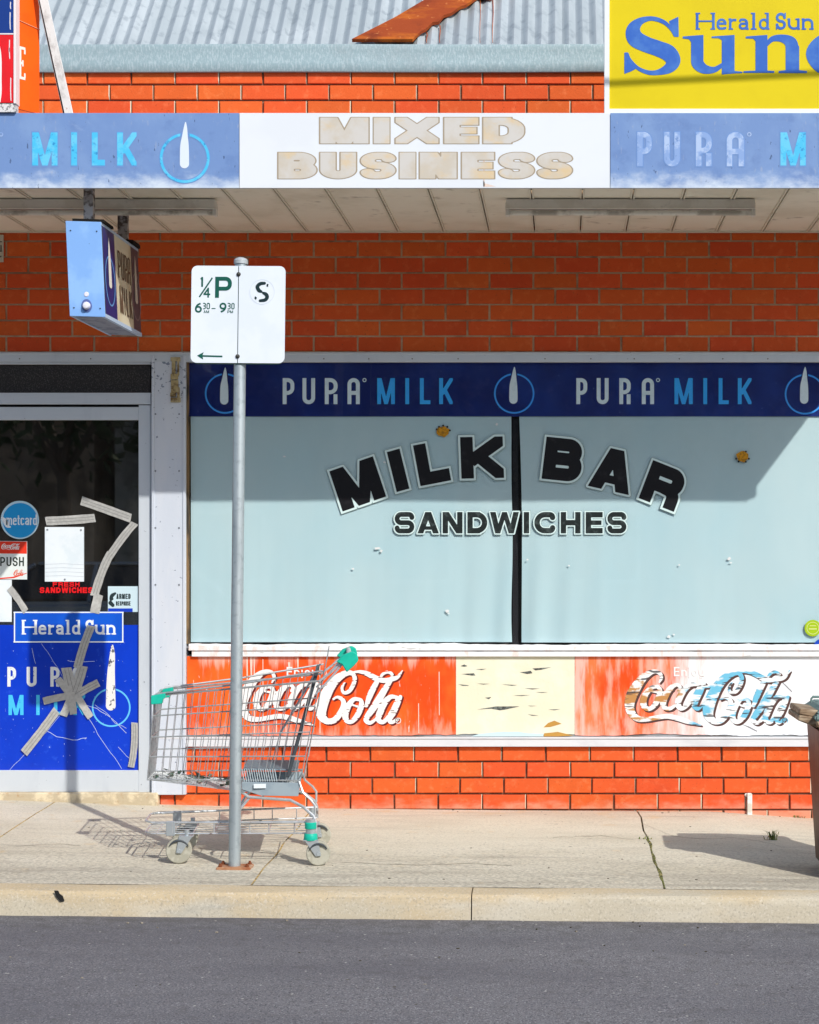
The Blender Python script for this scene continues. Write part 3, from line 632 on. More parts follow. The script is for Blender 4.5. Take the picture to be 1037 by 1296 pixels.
def milk_set(Y, parent, P, M, rings, pale, cyan, ring, yp, t=.15, step=.4, reg=None, rw=2.2, rr=24.5, M_=None, bot=None, wear=None):
    """PURA + MILK lettering and the ring-and-bottle marks"""
    if P:
        a = Print(Y, M_); a.row(P, yp[0], yp[1], t, 1., step)
        if reg: a.prims([('ring', r_[0], r_[1], 2.0, 1.1) for r_ in reg], (min(r_[0] for r_ in reg)-4, reg[0][1]-4, max(r_[0] for r_ in reg)+4, reg[0][1]+4), .35)
        a.build('lettering', pale, parent)
    if M: Print(Y, M_).row(M, yp[0], yp[1], t, 1., step).build('lettering', cyan, parent)
    for (cx, cy, byt, byb, bw) in rings:
        b = bottle(cx-1, byt, byb, bw)
        Print(Y, M_).prims([('ring', cx, cy, rr, rw)]+[('cut', ('cap', p[1], p[2], p[3]+1.5, p[4], p[5], p[6]+1.5)) for p in b], (cx-rr-3, cy-rr-3, cx+rr+3, cy+rr+3), step).build('ring_mark', ring, parent)
        Print(Y, M_).prims(b, (cx-bw, byt-3, cx+bw, byb+3), step).build('bottle_mark', bot or pale, parent)
milk_set(YB-.001, banner, [('P',358,372.7),('U',383,399),('r1',411.3,427.5),('a_',440,455.6),('P',729.6,743.5),('U',755.4,770.5),('r1',784,798.5),('a_',812.5,828)],
    [('M',477.6,500),('I',512.7,518.5),('L',531.6,545),('K',556,573.3),('M',853.8,877),('I',890,895.5),('L',909.7,922.6),('K',934,951.4)],
    [(285,498,466,512,10.5),(651,498,465,511,10.5),(1019,499,465,511,10.5)], pale_m, cyan_m, ringb_m, (478.5,511.5), reg=[(461.5,481),(833,481)])
milk_set(YB-.001, banner, [('P',1097,1111),('U',1123,1138),('r1',1151,1166),('a_',1180,1196)], [], [], pale_m, cyan_m, ringb_m, (478.5,511.5))
# glass pane in front
gl_m = glass_mat('window glass', refl=.03, dirt=.004, dirtcol=(.5,.55,.6,1))
m = MB(); m.pbox(239, 1240, 458, 815, .0032, .0052); pane = m.build('pane', gl_m, win)
# arched MILK BAR and SANDWICHES, black vinyl with pale edge, stuck to the glass
edge_m = mat('pale letter edge', (.62,.78,.78,1), .5)
aff = [('M',(433.9,647.4),(489,628.3),(417,596.5)),('I',(502.3,622.8),(518.4,618.3),(489.8,572.2)),('L',(532.4,615.3),(571.3,607.8),(522.9,563.9)),('K',(584.3,605.8),(638.2,604.8),(582.5,553.3)),
       ('B',(685.6,605.8),(734,610.8),(692,552.6)),('A',(744,614.8),(796,626.6),(755.8,563)),('R',(808.5,630.3),(853,647.9),(826.8,582.2))]
sand = [('S',499.8,524.6),('A',528.6,555.7),('N',560.5,585.6),('D',591.8,617),('W',620.5,657),('I',662.8,670.3),('C',676.6,703),('H',710,735),('E',741.6,763),('S',769,793)]
YL = .0022
def mb(Y, level, name, mt, dx=0, dy=0, st=.5, which=0):
    p = Print(Y)
    if which != 2:
        for ch, o, br, tl in aff: p.glyph(ch, (o[0]+dx, o[1]+dy), (br[0]-o[0], br[1]-o[1]), (tl[0]-o[0], tl[1]-o[1]), .30 if ch != 'I' else .33, 1., st, level)
    if which != 1:
        for ch, a, b in sand: p.glyph(ch, (a+dx*.7, 675+dy*.7), (b-a, 0), (0, -27), .25, 1.0, .45, level*.6)
    return p.build(name, mt, win)
mb(YL+.0012, 3.1, 'letter_keyline', mat('grey green keyline', (.20,.30,.30,1), .5))
mb(YL+.0006, 2.6, 'letter_edging', edge_m)
o = mb(YL, 0, 'letter_milk_bar', black_m, which=1); o.name = 'window_lettering'
o = mb(YL-.0002, 0, 'window_lettering', mat('black vinyl small', (.016,.022,.022,1), .4, layers=[dict(c=(.07,.09,.09,1), s=22, lo=.5, hi=.7, a=.8)]), which=2)
# stickers on the window
def blob(cx, cy, r, seed, n=14, amp=.18):
    rr = random.Random(seed); return [(cx+math.cos(2*math.pi*i/n)*r*(1+rr.uniform(-amp, amp)), cy+math.sin(2*math.pi*i/n)*r*.85*(1+rr.uniform(-amp, amp))) for i in range(n)]
amber_m = mat('amber putty', (.60,.28,.01,1), .5, layers=[dict(c=(.3,.14,.01,1), s=80)])
for i, (cx, cy, lab) in enumerate(((561, 546, 'amber sun-shaped sticker with dark rays above the L and K of MILK'), (940, 578, 'amber sun-shaped sticker in the shaded right part of the window'))):
    e = empty('window_sticker', (PX(cx), 0, PZ(cy+8)), lab, 'sticker', 'amber stickers on the window')
    m = MB(); m.prism([(PX(a), .0035, PZ(b)) for a, b in blob(cx, cy, 8, 3+i)], (0, -.002, 0)); m.build('sticker_disc', amber_m, e)
    m = MB()
    for k, a in enumerate((200, 232, 270, 308, 350) if i == 0 else (20, 60, 125, 160, 300)):
        x, y = cx+math.cos(R(a))*8.6, cy+math.sin(R(a))*7.4; m.lathe((PX(x), .0035, PZ(y)), (0,-1,0), [(0,.006),(.003,.005)], 6)
    m.build_each('sticker_ray', black_m, e)
e = empty('round_sticker', (PX(1029), 0, PZ(805)), 'lime green round sticker low in the window corner by the bin', 'sticker')
m = MB(); m.lathe((PX(1029), .0038, PZ(795)), (0,-1,0), [(0,10.5/230.6),(.002,10.4/230.6)], 28); m.build('sticker_disc', mat('lime vinyl', (.36,.52,.01,1), .4), e)
Print(.001).word('NEWS', 1023, 1036, 790, 796, .22, step=.4).build('lettering', mat('dark green ink', (.03,.10,.01,1), .5), e) if False else Print(.0012).prims([('ring', 1029, 795, 7.5, .8), ('seg', 1024, 796, 1034, 796, 1.6, 0, 0), ('seg', 1025, 792, 1033, 792, 1.1, 0, 0)], (1017, 783, 1041, 807), .35).build('sticker_print', mat('pale lime ink', (.62,.7,.25,1), .5), e)
m = MB(); m.lathe((PX(1042), .0038, PZ(821)), (0,-1,0), [(0,13/230.6),(.002,12.9/230.6)], 28); o = m.build('round_sticker', mat('blue vinyl', (.01,.06,.42,1), .4)); tag(o, 'blue round sticker peeping over the sill under the lime green one', 'sticker')
# bug splats / chips on the glass
m = MB()
for x, y, r in ((478,694,3),(483,697,2),(566,773,2.4),(568,776,1.5),(847,806,2),(853,803,1.5),(923,707,2),(925,712,1.3),(860,715,1.5),(360,578,1.5),(487,585,1.6),(629,537,2),(447,720,1.4),(720,716,1.2),(668,708,1.3)):
    m.prism([(PX(a), .003, PZ(b)) for a, b in blob(x, y, r, int(x), 7, .5)], (0, -.001, 0))
m.build_each('glass_chip', mat('chip white', (.7,.72,.72,1), .6), win)

# timber sill with ragged old paint, pinned under the window
def ragged(x0, x1, base, amp, seed, step=3.):
    r = random.Random(seed); out = []; x = x0; v = 0; w_ = 0
    while x < x1:
        v = v*.86+r.uniform(-amp, amp)*.5; w_ = w_*.5+r.uniform(-amp, amp)*.25; out.append((x, base+v+w_)); x += step
    out.append((x1, base+v)); return out
sill_m = mat('flaking white sill paint', (.82,.82,.83,1), .65, layers=[dict(c=(.86,.52,.42,1), s=22, st=(1,1,.5), lo=.56, hi=.7, a=.5, ramp=(0, -.9, -1.9, .06)), dict(c=(.45,.46,.45,1), s=35, st=(.3,1,1.5), lo=.66, hi=.72, a=.8)], bump=.002, bscale=60, bstretch=(.3,1,1))
for nm, yt, yb, Yf, sd in (('sill', 815.5, 823.2, -.036, 4), ('sill_moulding', 823.4, 830.8, -.028, 9)):
    m = MB(); top = ragged(239 if yt < 820 else 243, 1320, yt, .9, sd, 5)
    a = [m.b.verts.new((PX(x, Yf), Yf+.006, PZ(y, Yf))) for x, y in top]
    a2 = [m.b.verts.new((PX(x, Yf), Yf, PZ(y+1.6, Yf))) for x, y in top]; b_ = [m.b.verts.new((PX(x, Yf), Yf, PZ(yb, Yf))) for x, y in top]
    c_ = [m.b.verts.new((PX(x, Yf), .09, PZ(y, Yf))) for x, y in top]; d_ = [m.b.verts.new((PX(x, Yf), 0, PZ(yb, Yf))) for x, y in top]
    for i in range(len(a)-1):
        for p, q_ in ((c_, a), (a, a2), (a2, b_), (b_, d_)): m.face([p[i], p[i+1], q_[i+1], q_[i]])
    m.face([a[0], a2[0], b_[0], d_[0], c_[0]]); m.build(nm, sill_m, shop)
m = MB(); m.pbox(202, 1320, 934.2, 945, -.03, .02); m.pbox(202, 1320, 933.2, 935.2, -.036, .02); m.build('apron_trim', mat('white aluminium trim', (.72,.73,.76,1), .45, .1, layers=[dict(c=(.5,.51,.55,1), s=8, st=(.4,1,1), lo=.5, hi=.75, a=.5)]), shop, bevel=.001)
m = MB(); m.pbox(236, 1320, 829, 934.2, -.002, .09); m.build('apron_board', mat('grey weathered board', (.30,.32,.33,1), .85, layers=[dict(c=(.14,.13,.12,1), s=20, st=(.2,1,2))], bump=.002), shop)

# painted signs under the window
YS = -.008
def board(name, x0, x1, m_, label, cat, seed, parent=None, rag_l=True, thick=.006):
    e = empty(name, (PX((x0+x1)/2), YS, PZ(932)), label, cat)
    m = MB(); lo = ragged(x0, x1, 930.2, 1.1, seed, 4); hi = ragged(x0, x1, 830.6, .25, seed+3, 4)
    P = [(PX(x, YS), YS, PZ(y, YS)) for x, y in hi+lo[::-1]]; 
    A = [m.b.verts.new(p) for p in P]; B = [m.b.verts.new((p[0], p[1]+thick, p[2])) for p in P]; n = len(hi)
    for i in range(n-1):
        j0, j1 = 2*n-1-i, 2*n-2-i
        m.face([A[i], A[i+1], A[j1], A[j0]])
    for i in range(len(A)): m.face([A[i], A[(i+1)%len(A)], B[(i+1)%len(A)], B[i]])
    m.build('sign_board', m_, e); return e
red = (.80,.070,.006,1)
coke1_m = mat('red sign paint fading pink', red, .55, layers=[
    dict(c=(.88,.16,.02,1), s=3, st=(1,1,.8), lo=.4, hi=.65, a=.7), dict(c=(.90,.36,.26,1), s=30, st=(1,1,.22), lo=.6, hi=.95, a=.75, ramp=(2, PZ(895), PZ(930), .35)),
    dict(c=(.9,.55,.45,1), s=26, st=(1,1,.12), lo=.62, hi=.9, a=.7, ramp=(2, PZ(850), PZ(830), .25)),
    dict(c=(.9,.75,.7,1), s=60, st=(1,1,.2), lo=.70, hi=.74, a=.8)], bump=.0006, bscale=90)
coke2_m = mat('red sign paint bleached white', red, .6, layers=[
    dict(c=(.92,.20,.06,1), s=4, st=(1,1,.6), lo=.35, hi=.6, a=.9), dict(c=(.95,.42,.32,1), s=12, st=(2,1,.35), lo=.45, hi=.7, a=.8, ramp=(0, PX(785), PX(850), .12)),
    dict(c=(.96,.50,.42,1), s=16, st=(2.2,1,.2), lo=.80, hi=1.0, a=.9, ramp=(0, PX(770), PX(735), .45)),
    dict(c=(.93,.5,.42,1), s=22, st=(1,1,.3), lo=.6, hi=1.0, a=.7, ramp=(2, PZ(895), PZ(932), .35)),
    dict(c=(.84,.86,.88,1), s=5, st=(3,1,.5), lo=.62, hi=1.05, a=1., ramp=(0, PX(800), PX(975), .85))], bump=.0006, bscale=90)
cream_m = mat('cream paint cracked', (.78,.74,.56,1), .7, layers=[dict(c=(.84,.82,.68,1), s=5, lo=.4, hi=.7, a=.7), dict(c=(.10,.10,.085,1), s=7.5, st=(.42,1,3.6), d=2, lo=.715, hi=.735, a=.9)], bump=.001)
LOGO = [
 [(246,128,5),(258,105,9),(250,78,11),(222,66,11),(185,78,17),(145,112,24),(108,165,30),(84,215,31),(76,262,27),(88,305,23),(120,334,18),(170,340,13),(230,330,13),(290,322,14),(345,332,15),(400,350,14),(440,361,9),(482,373,3)],
 [(238,152,10),(205,158,12),(172,190,17),(155,232,19),(162,268,17),(190,280,12),(222,255,15),(244,210,17),(250,172,13),(236,152,10)], [(190,176,5),(240,186,6),(285,184,6),(318,170,7)],
 [(355,178,7),(366,158,10),(345,142,10),(312,160,15),(285,200,18),(268,245,18),(280,276,13),(315,276,10),(345,250,7),(372,225,6)],
 [(470,148,9),(432,142,12),(395,165,16),(365,210,19),(352,250,18),(370,278,13),(405,262,10),(440,215,10),(468,165,10)], [(500,138,12),(480,180,17),(455,230,18),(448,265,15),(468,280,10),(496,255,7)],
 [(500,152,9),(530,150,10),(548,146,6)],
 [(660,130,5),(645,160,8),(655,188,9),(685,180,11),(708,145,12),(718,105,12),(700,76,13),(665,78,17),(620,105,23),(580,150,28),(548,210,32),(528,268,33),(528,318,27),(558,350,18),(600,345,17),(635,305,17),(655,260,16),(648,228,12),(620,214,9),(595,225,6)],
 [(742,226,10),(712,226,12),(682,262,17),(664,312,18),(672,346,15),(700,352,13),(732,318,16),(754,268,16),(755,236,12),(742,226,10)], [(690,250,5),(730,266,6),(775,262,6),(800,245,5)],
 [(700,72,4),(745,68,9),(790,80,14),(835,104,16),(880,118,14),(925,112,13),(962,98,11),(990,62,3)],
 [(868,118,8),(872,88,8),(902,70,9),(930,82,9),(925,112,11),(895,160,17),(862,215,20),(828,270,20),(795,315,17),(782,345,14),(805,360,11),(838,338,7),(862,300,5)], [(842,130,14),(820,170,17),(800,215,16),(784,262,10)],
 [(958,214,9),(922,212,13),(888,245,18),(862,300,19),(852,340,15),(878,356,12),(910,325,11),(945,262,11),(962,218,9)], [(978,212,11),(962,250,15),(936,305,17),(916,340,14),(930,358,11),(962,335,6)]]
HOLES = []
def logo(e, dx, mfill, mshadow, peel, step=.42):
    pr = []
    for st in LOGO: pr += spine(xform(st, 4.509, 780+dx, 835), 4)
    bb = (786+dx, 843, 1004+dx, 922)
    def crack(seed, amt):
        ph = [(random.Random(seed+i).uniform(0, 6.28), random.Random(seed*7+i).uniform(.6, 1.3)) for i in range(6)]
        def g(X, Y, D):
            n = np.zeros_like(X)
            for i, (p, k) in enumerate(ph): n += np.sin(X*(.09+.05*i)*k+p+Y*(.9+.33*i)*k)
            return D+amt*np.clip(n-2.0, 0, 2)*1.1
        return g
    sh = Print(YS-.0014); sh.prims([('cap', p[1]+(2.3 if peel else 1.9), p[2]+(1.9 if peel else 1.5), p[3], p[4]+(2.3 if peel else 1.9), p[5]+(1.9 if peel else 1.5), p[6]) for p in pr], bb, step, .25).build('logo_shadow', mshadow, e)
    Print(YS-.0022).prims(pr, bb, step, 0., fmod=crack(5 if peel else 3, 1.6 if peel else .9)).build('logo_script', mfill, e)
    pe = Print(YS-.0022)
    pe.word('Enjoy', 853+dx, 892+dx, 844, 856, .17, .2, step=.35).build('lettering', wl_m, e)
    rg = Print(YS-.0022); rg.prims([('ring', 994+dx, 912, 3.4, .8), ('seg', 993+dx, 910.3, 993+dx, 913.8, .7, 0, 0), ('ring', 994.2+dx, 911.2, .9, .6)], (988+dx, 906, 1000+dx, 918), .3).build('registered_mark', mfill, e)
coke = board('painted_sign', 237, 577, coke1_m, 'red painted soft drink sign under the window, behind the trolley', 'sign', 21)
wl_m = mat('white logo paint', (.84,.82,.80,1), .6, layers=[dict(c=(.10,.06,.05,1), s=16, st=(.5,1,3.2), d=2, lo=.68, hi=.70, a=.85), dict(c=(.85,.5,.4,1), s=40, lo=.6, hi=.7, a=.4)])
sh_m = mat('dark logo shadow', (.13,.015,.012,1), .6)
logo(coke, -490, wl_m, sh_m, False)
m = MB() # white drips of paint running down the red board
for x, y0, y1, wd in ((313,830,905,.9),(318,831,860,1.6),(322,832,930,.7),(333,834,926,.5),(366,838,850,1.6),(377,832,846,1.2),(405,836,928,.5),(556,850,905,.5),(530,890,928,.5),(340,905,929,.8),(350,908,929,.7),(362,910,929,.7),(300,902,929,.9)):
    m.poly([(PX(x-wd, YS), YS-.0009, PZ(y0)), (PX(x+wd, YS), YS-.0009, PZ(y0)), (PX(x+wd*.5+.5, YS), YS-.0009, PZ(y1)), (PX(x-.2, YS), YS-.0009, PZ(y1))])
m.build_each('paint_drip', mat('milky drip', (.88,.6,.5,1), .6), coke)
coke2 = board('painted_sign', 728, 1068, coke2_m, 'painted soft drink sign bleached from red to white with peeling blue and brown lettering', 'sign', 33)
pl_m = mat('peeled logo layers', (.80,.81,.80,1), .6, layers=[
    dict(c=(.16,.50,.70,1), s=7, st=(.8,1,1.6), lo=.80, hi=.9, a=1., ramp=(0, PX(845), PX(880), .42)), dict(c=(.50,.22,.045,1), s=8, st=(.8,1,1.6), off=5, lo=.82, hi=.9, a=.95, ramp=(0, PX(905), PX(830), .42)),
    dict(c=(.86,.87,.86,1), s=9, st=(.5,1,3.), off=9, lo=.49, hi=.54, a=.9), dict(c=(.05,.05,.06,1), s=14, st=(.45,1,3.4), off=2, d=2, lo=.61, hi=.64, a=.9)])
logo(coke2, 0, pl_m, mat('brown black outline', (.09,.045,.04,1), .6), True)
m = MB()
for a in (((986,860),(1002,876)),((938,916),(958,926))):
    (x0,y0),(x1,y1) = a; m.poly([(PX(x0),YS-.001,PZ(y0)),(PX(x1),YS-.001,PZ(y1)),(PX(x1+.5),YS-.001,PZ(y1-1.2)),(PX((x0+x1)/2),YS-.001,PZ((y0+y1)/2-1.8))])
m.build_each('paint_scratch', mat('grey scratch', (.25,.25,.27,1), .7), coke2)
cream = board('painted_board', 577.4, 727.6, cream_m, 'cream painted board with split and flaking paint between two red signs', 'board', 45)
m = MB(); fl = [((583,843),(588,841),(592,843),(588,844)),((584,853),(600,852),(602,855),(597,855)),((602,847),(616,846.5),(610,848)),((580,866),(592,867),(594,868),(586,868)),((604,865),(620,865.5),(612,866.4)),((635,866),(655,867),(648,868)),
     ((614,883),(622,882.2),(619,885)),((604,898),(628,894),(658,894),(640,898),(633,899),(622,897)),((658,851),(672,849),(674,852),(668,853)),((674,846),(698,844.5),(686,847.5),(678,848.5)),((664,871),(684,871.5),(674,872.6)),((650,880),(672,879.6),(660,881)),((668,904),(682,905.6),(674,906)),((694,898),(710,897.4),(702,899)),((678,876),(694,876),(686,877)),((668,893),(680,893.4),(672,894))]
for q_ in fl: m.poly([(PX(a,YS), YS-.0008, PZ(b,YS)) for a, b in q_])
m.build_each('paint_split', mat('grey green bare wood', (.16,.18,.16,1), .85, layers=[dict(c=(.05,.05,.05,1), s=60)]), cream)
m = MB(); m.poly([(PX(a,YS), YS-.001, PZ(b,YS)) for a, b in ((688,920.6),(694,915),(702,912),(711,916),(706,917.5),(697,920))]); m.poly([(PX(a,YS), YS-.001, PZ(b,YS)) for a, b in ((689,928),(700,927),(706,926.2),(718,929),(726,931),(706,932),(688,932))]); m.build_each('paint_split', mat('ochre bare wood', (.50,.27,.06,1), .8), cream)
m = MB(); m.poly([(PX(a,YS), YS-.0006, PZ(b,YS)) for a, b in ((596,932),(606,929),(630,926.5),(656,926),(668,928),(688,928.6),(688,932))]); m.build_each('paint_split', mat('pale blue undercoat', (.55,.70,.74,1), .7), cream)
# white end board beyond the second sign
m = MB(); m.pbox(1068.6, 1320, 830, 932, YS, -.002); m.build('apron_panel', white_m, shop)

# ------------------------------------------------------------------ door
door = MB(); YD = -.012
for b_ in ((175.5, 190.5, 512.5, 1003), (-30, -15, 512.5, 1003)): door.pbox(b_[0], b_[1], b_[2], b_[3], YD, .035)
door.pbox(-15, 175.5, 515, 531.5, YD+.001, .035); door.pbox(-15, 175.5, 975, 1002.5, YD+.001, .035)
door = door.build('door', alum_m, shop, bevel=.0025, label='aluminium framed glass shop door, cracked and taped')
m = MB()
m.pbox(-52, 190.8, 497, 511.5, -.022, .03); m.pbox(-52, 190.8, 458.2, 461, -.020, .03); m.pbox(-52, -30.5, 461.3, 1003, -.022, .03); m.pbox(190.8, 192, 500, 1003, -.01, .03)
m.build_each('frame_rail', alum_m, shop, bevel=.002)
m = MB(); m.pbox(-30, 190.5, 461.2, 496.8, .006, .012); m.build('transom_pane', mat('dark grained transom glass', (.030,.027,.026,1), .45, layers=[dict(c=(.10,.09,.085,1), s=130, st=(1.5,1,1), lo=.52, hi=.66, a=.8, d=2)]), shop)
m = MB(); m.box(PX(-55), PX(202), -.05, .1, -.08, PZ(1003.5,-.05)); m.build('door_step', mat('worn step concrete', (.50,.42,.29,1), .9, layers=[dict(c=(.7,.6,.42,1), s=12), dict(c=(.4,.22,.1,1), s=16, off=2, lo=.55, hi=.7, a=.7)], bump=.003, bscale=50), shop, bevel=.006)
dg_m = glass_mat('door glass', (.6,.58,.55,1), refl=.42, dirt=.022, dirtcol=(.35,.33,.3,1))
YG = .006
m = MB(); m.pbox(-15.5, 176, 531, 975.5, YG, YG+.006); m.build('pane', dg_m, door)
blue_m = mat('royal blue film', (.004,.045,.56,1), .3, layers=[dict(c=(.003,.03,.42,1), s=2, lo=.4, hi=.7, a=.7), dict(c=(.35,.5,.9,1), s=55, lo=.70, hi=.74, a=.7), dict(c=(.03,.12,.72,1), s=18, lo=.6, hi=.72, a=.4)], coat=.3)
Y1 = YG-.002
m = MB(); m.pbox(-15, 175.5, 791, 975, Y1, YG-.0002); bf = m.build('blue_panel', blue_m, door, label='royal blue milk advertising film on lower half of the door')
dp_m = mat('worn white print', (.70,.74,.76,1), .5, layers=[dict(c=(.10,.15,.45,1), s=26, lo=.62, hi=.68, a=.8)])
dc_m = mat('worn cyan print', (.06,.50,.82,1), .5, layers=[dict(c=(.02,.12,.55,1), s=26, lo=.62, hi=.68, a=.8)])
Y2 = Y1-.0008
Print(Y2).row([('P',9.5,20.5),('U',34,46.5),('r1',64,75.5),('a_',92,104)], 844, 869, .165, 1, .4).build('door_lettering', dp_m, door)
Print(Y2).row([('M',11,30),('I',46,50.5),('L',68.5,79),('K',93,108)], 879.5, 905, .17, 1, .4).build('door_lettering', dc_m, door)
bt = spine([(142.4,817,1.2),(142.5,828,3.2),(141,848,4.6),(140.4,870,5.6),(140.4,893,6.2)], 5)
Print(Y2).prims([('ring', 141, 895.5, 23.5, 2.0)]+[('cut', ('cap', p[1], p[2], p[3]+.8, p[4], p[5], p[6]+.8)) for p in bt], (114, 868, 168, 922), .4).build('ring_mark', mat('light blue ring', (.12,.52,.85,1), .5), door)
Print(Y2).prims(bt, (130, 812, 152, 903), .4).build('bottle_mark', mat('white bottle print', (.74,.74,.72,1), .5, layers=[dict(c=(.04,.04,.06,1), s=40, st=(1,1,.8), lo=.60, hi=.63, a=.9, ramp=(2, PZ(850), PZ(820), .05))]), door)
# cracks radiating over the glass
m = MB(); cr = mat('glass crack', (.55,.65,.85,1), .3)
rr = random.Random(5)
def crackline(pts, wd=.5):
    for (a, b), (c, d) in zip(pts, pts[1:]):
        l = math.hypot(c-a, d-b); nx, ny = -(d-b)/l*wd*.5, (c-a)/l*wd*.5
        m.poly([(PX(p), Y2-.0003, PZ(q_)) for p, q_ in ((a+nx, b+ny), (c+nx, d+ny), (c-nx, d-ny), (a-nx, b-ny))])
for pts in ([(92,885),(112,908),(124,930),(140,952),(154,973)], [(88,890),(60,925),(30,955),(12,975)], [(92,880),(76,850),(64,832),(52,814)], [(100,890),(122,897),(140,908),(160,928)], [(60,925),(72,932),(92,937),(110,934)], [(120,892),(134,902),(146,915),(160,922)], [(150,945),(158,955),(164,960)], [(86,836),(96,838),(120,837)], [(40,820),(45,840)], [(96,812),(90,800)]):
    q2 = []
    for (a, b), (c, d) in zip(pts, pts[1:]):
        for k in range(3): q2.append((a+(c-a)*k/3+rr.uniform(-.6,.6), b+(d-b)*k/3+rr.uniform(-.6,.6)))
    q2.append(pts[-1]); crackline(q2, rr.uniform(.35,.6))
for k in range(60):
    x, y = rr.uniform(5, 170), rr.uniform(815, 970); s_ = rr.uniform(.25, .8); a = rr.uniform(0, 6.28)
    m.poly([(PX(x+math.cos(a+t_)*s_*(1 if i % 2 else .5)), Y2-.0003, PZ(y+math.sin(a+t_)*s_)) for i, t_ in enumerate((0, 1.5, 3.1, 4.7))])
m.build('glass_crack', cr, door)
# tape strips
tape_m = mat('grey packing tape', (.44,.44,.42,1), .4, layers=[dict(c=(.33,.33,.32,1), s=60, st=(1,1,1), lo=.4, hi=.6, a=.6), dict(c=(.58,.58,.56,1), s=14, off=3, lo=.5, hi=.7, a=.6)], bump=.0006, bscale=50)
tapes = [([(103,633.5),(133,644),(166,656)],11),([(58,659.5),(90,658),(120.5,655.5)],11),([(171,662),(155,681),(139,704)],9.5),([(141,699),(130,722),(119.5,754)],10.5),([(125,752),(120,776)],12),([(12,744),(22,757),(33,774)],8),
  ([(116,792),(107,815),(98,846)],10.5),([(84,845),(88,862),(93,886)],13),([(105,843),(98,866),(90,886)],13),([(125,864),(106,874),(90,884)],10),([(73,859),(84,872),(93,886)],9),([(55,887.5),(74,883),(92,880)],9),([(80,906),(86,893),(92,878)],10),([(93,904),(92,890),(90,876)],9),([(115,908),(106,894),(97,880)],9),
  ([(72,899),(52,926),(30.5,953)],10.5),([(170.5,914.5),(170,945),(166,971)],8.5)]
for i, (pts, wd) in enumerate(tapes):
    m = MB(); Yt = Y2-.0012-.0006*i; n = 8; L_ = []; Rr = []; rg2 = random.Random(i)
    for k in range(n+1):
        u = k/n; 
        if len(pts) == 3: a, b, c = pts; x = a[0]*(1-u)*(1-2*u)+4*b[0]*u*(1-u)+c[0]*u*(2*u-1); y = a[1]*(1-u)*(1-2*u)+4*b[1]*u*(1-u)+c[1]*u*(2*u-1)
        else: x = pts[0][0]*(1-u)+pts[1][0]*u; y = pts[0][1]*(1-u)+pts[1][1]*u
        dx, dy = pts[-1][0]-pts[0][0], pts[-1][1]-pts[0][1]; l = math.hypot(dx, dy); nx, ny = -dy/l, dx/l
        w2 = wd/2+rg2.uniform(-.25,.25); j = rg2.uniform(-1.2,1.2) if k in (0, n) else 0
        L_.append((x+nx*w2+dx/l*j, y+ny*w2+dy/l*j)); Rr.append((x-nx*w2-dx/l*j, y-ny*w2-dy/l*j))
    for k in range(n):
        q_ = [L_[k], L_[k+1], Rr[k+1], Rr[k]]
        m.hexa([(PX(a, Yt), Yt-.0008*math.sin(k*1.9+i), PZ(b, Yt)) if False else (PX(a, Yt), Yt, PZ(b, Yt)) for a, b in q_], [(PX(a, Yt), Yt+.0004, PZ(b, Yt)) for a, b in q_])
    # lengthwise crease
    bmesh.ops.remove_doubles(m.b, verts=m.b.verts, dist=1e-6)
    m.build('tape_strip', tape_m, door, smooth=False)
m = MB()
for i, (pts, wd) in enumerate(tapes):
    if math.dist(pts[0], pts[-1]) < 40: continue
    Yt = Y2-.0020-.0006*i
    for off_ in (-.18, .16):
        pp = []
        for k in range(9):
            u = .03+.94*k/8; a = pts[0]; c = pts[-1]; b = pts[1] if len(pts) == 3 else ((a[0]+c[0])/2, (a[1]+c[1])/2)
            pp.append((a[0]*(1-u)*(1-2*u)+4*b[0]*u*(1-u)+c[0]*u*(2*u-1), a[1]*(1-u)*(1-2*u)+4*b[1]*u*(1-u)+c[1]*u*(2*u-1)))
        dx, dy = pts[-1][0]-pts[0][0], pts[-1][1]-pts[0][1]; l = math.hypot(dx, dy); nx, ny = -dy/l, dx/l
        for (a, b), (c, d) in zip(pp, pp[1:]):
            m.poly([(PX(p_+nx*(wd*off_+e_)), Yt, PZ(q_+ny*(wd*off_+e_))) for p_, q_, e_ in ((a,b,-.3),(c,d,-.3),(c,d,.3),(a,b,.3))])
m.build('tape_crease', mat('tape crease line', (.22,.22,.21,1), .6), door, kind='stuff')
# papers and stickers on the door
Yp = YG-.003
def plate(name, x0, x1, yt, yb, m_, label, cat, tilt=0., group=None):
    e = empty(name, (PX((x0+x1)/2), Yp, PZ(yb)), label, cat, group); m = MB()
    q_ = [(x0, yt), (x1, yt+tilt), (x1, yb+tilt), (x0, yb)]
    m.hexa([(PX(a,Yp), Yp, PZ(b,Yp)) for a, b in q_], [(PX(a,Yp), Yp+.0015, PZ(b,Yp)) for a, b in q_]); m.build('sheet', m_, e); return e
paper_m = mat('white paper', (.74,.80,.84,1), .7, layers=[dict(c=(.6,.7,.76,1), s=6, a=.5)])
e = plate('paper_notice', 57, 106.5, 667, 736, paper_m, 'blank white paper notice on the glass above red lettering', 'notice')
m = MB()
for y in (714, 719, 724, 729): m.poly([(PX(a), Yp-.0006, PZ(b)) for a, b in ((57.5,y),(80,y-.8),(106,y+.6),(106,y+1),(80,y-.4),(57.5,y+.5))])
m.build('crease', mat('paper crease', (.45,.5,.55,1), .8), e)
m = MB()
for x, y in ((60,670.5),(102.5,671),(82,733.5)): m.lathe((PX(x), Yp, PZ(y)), (0,-1,0), [(0,.006),(.002,.005)], 10)
m.build_each('pin', mat('dull pin', (.3,.33,.36,1), .4, .5), e)
m = MB()
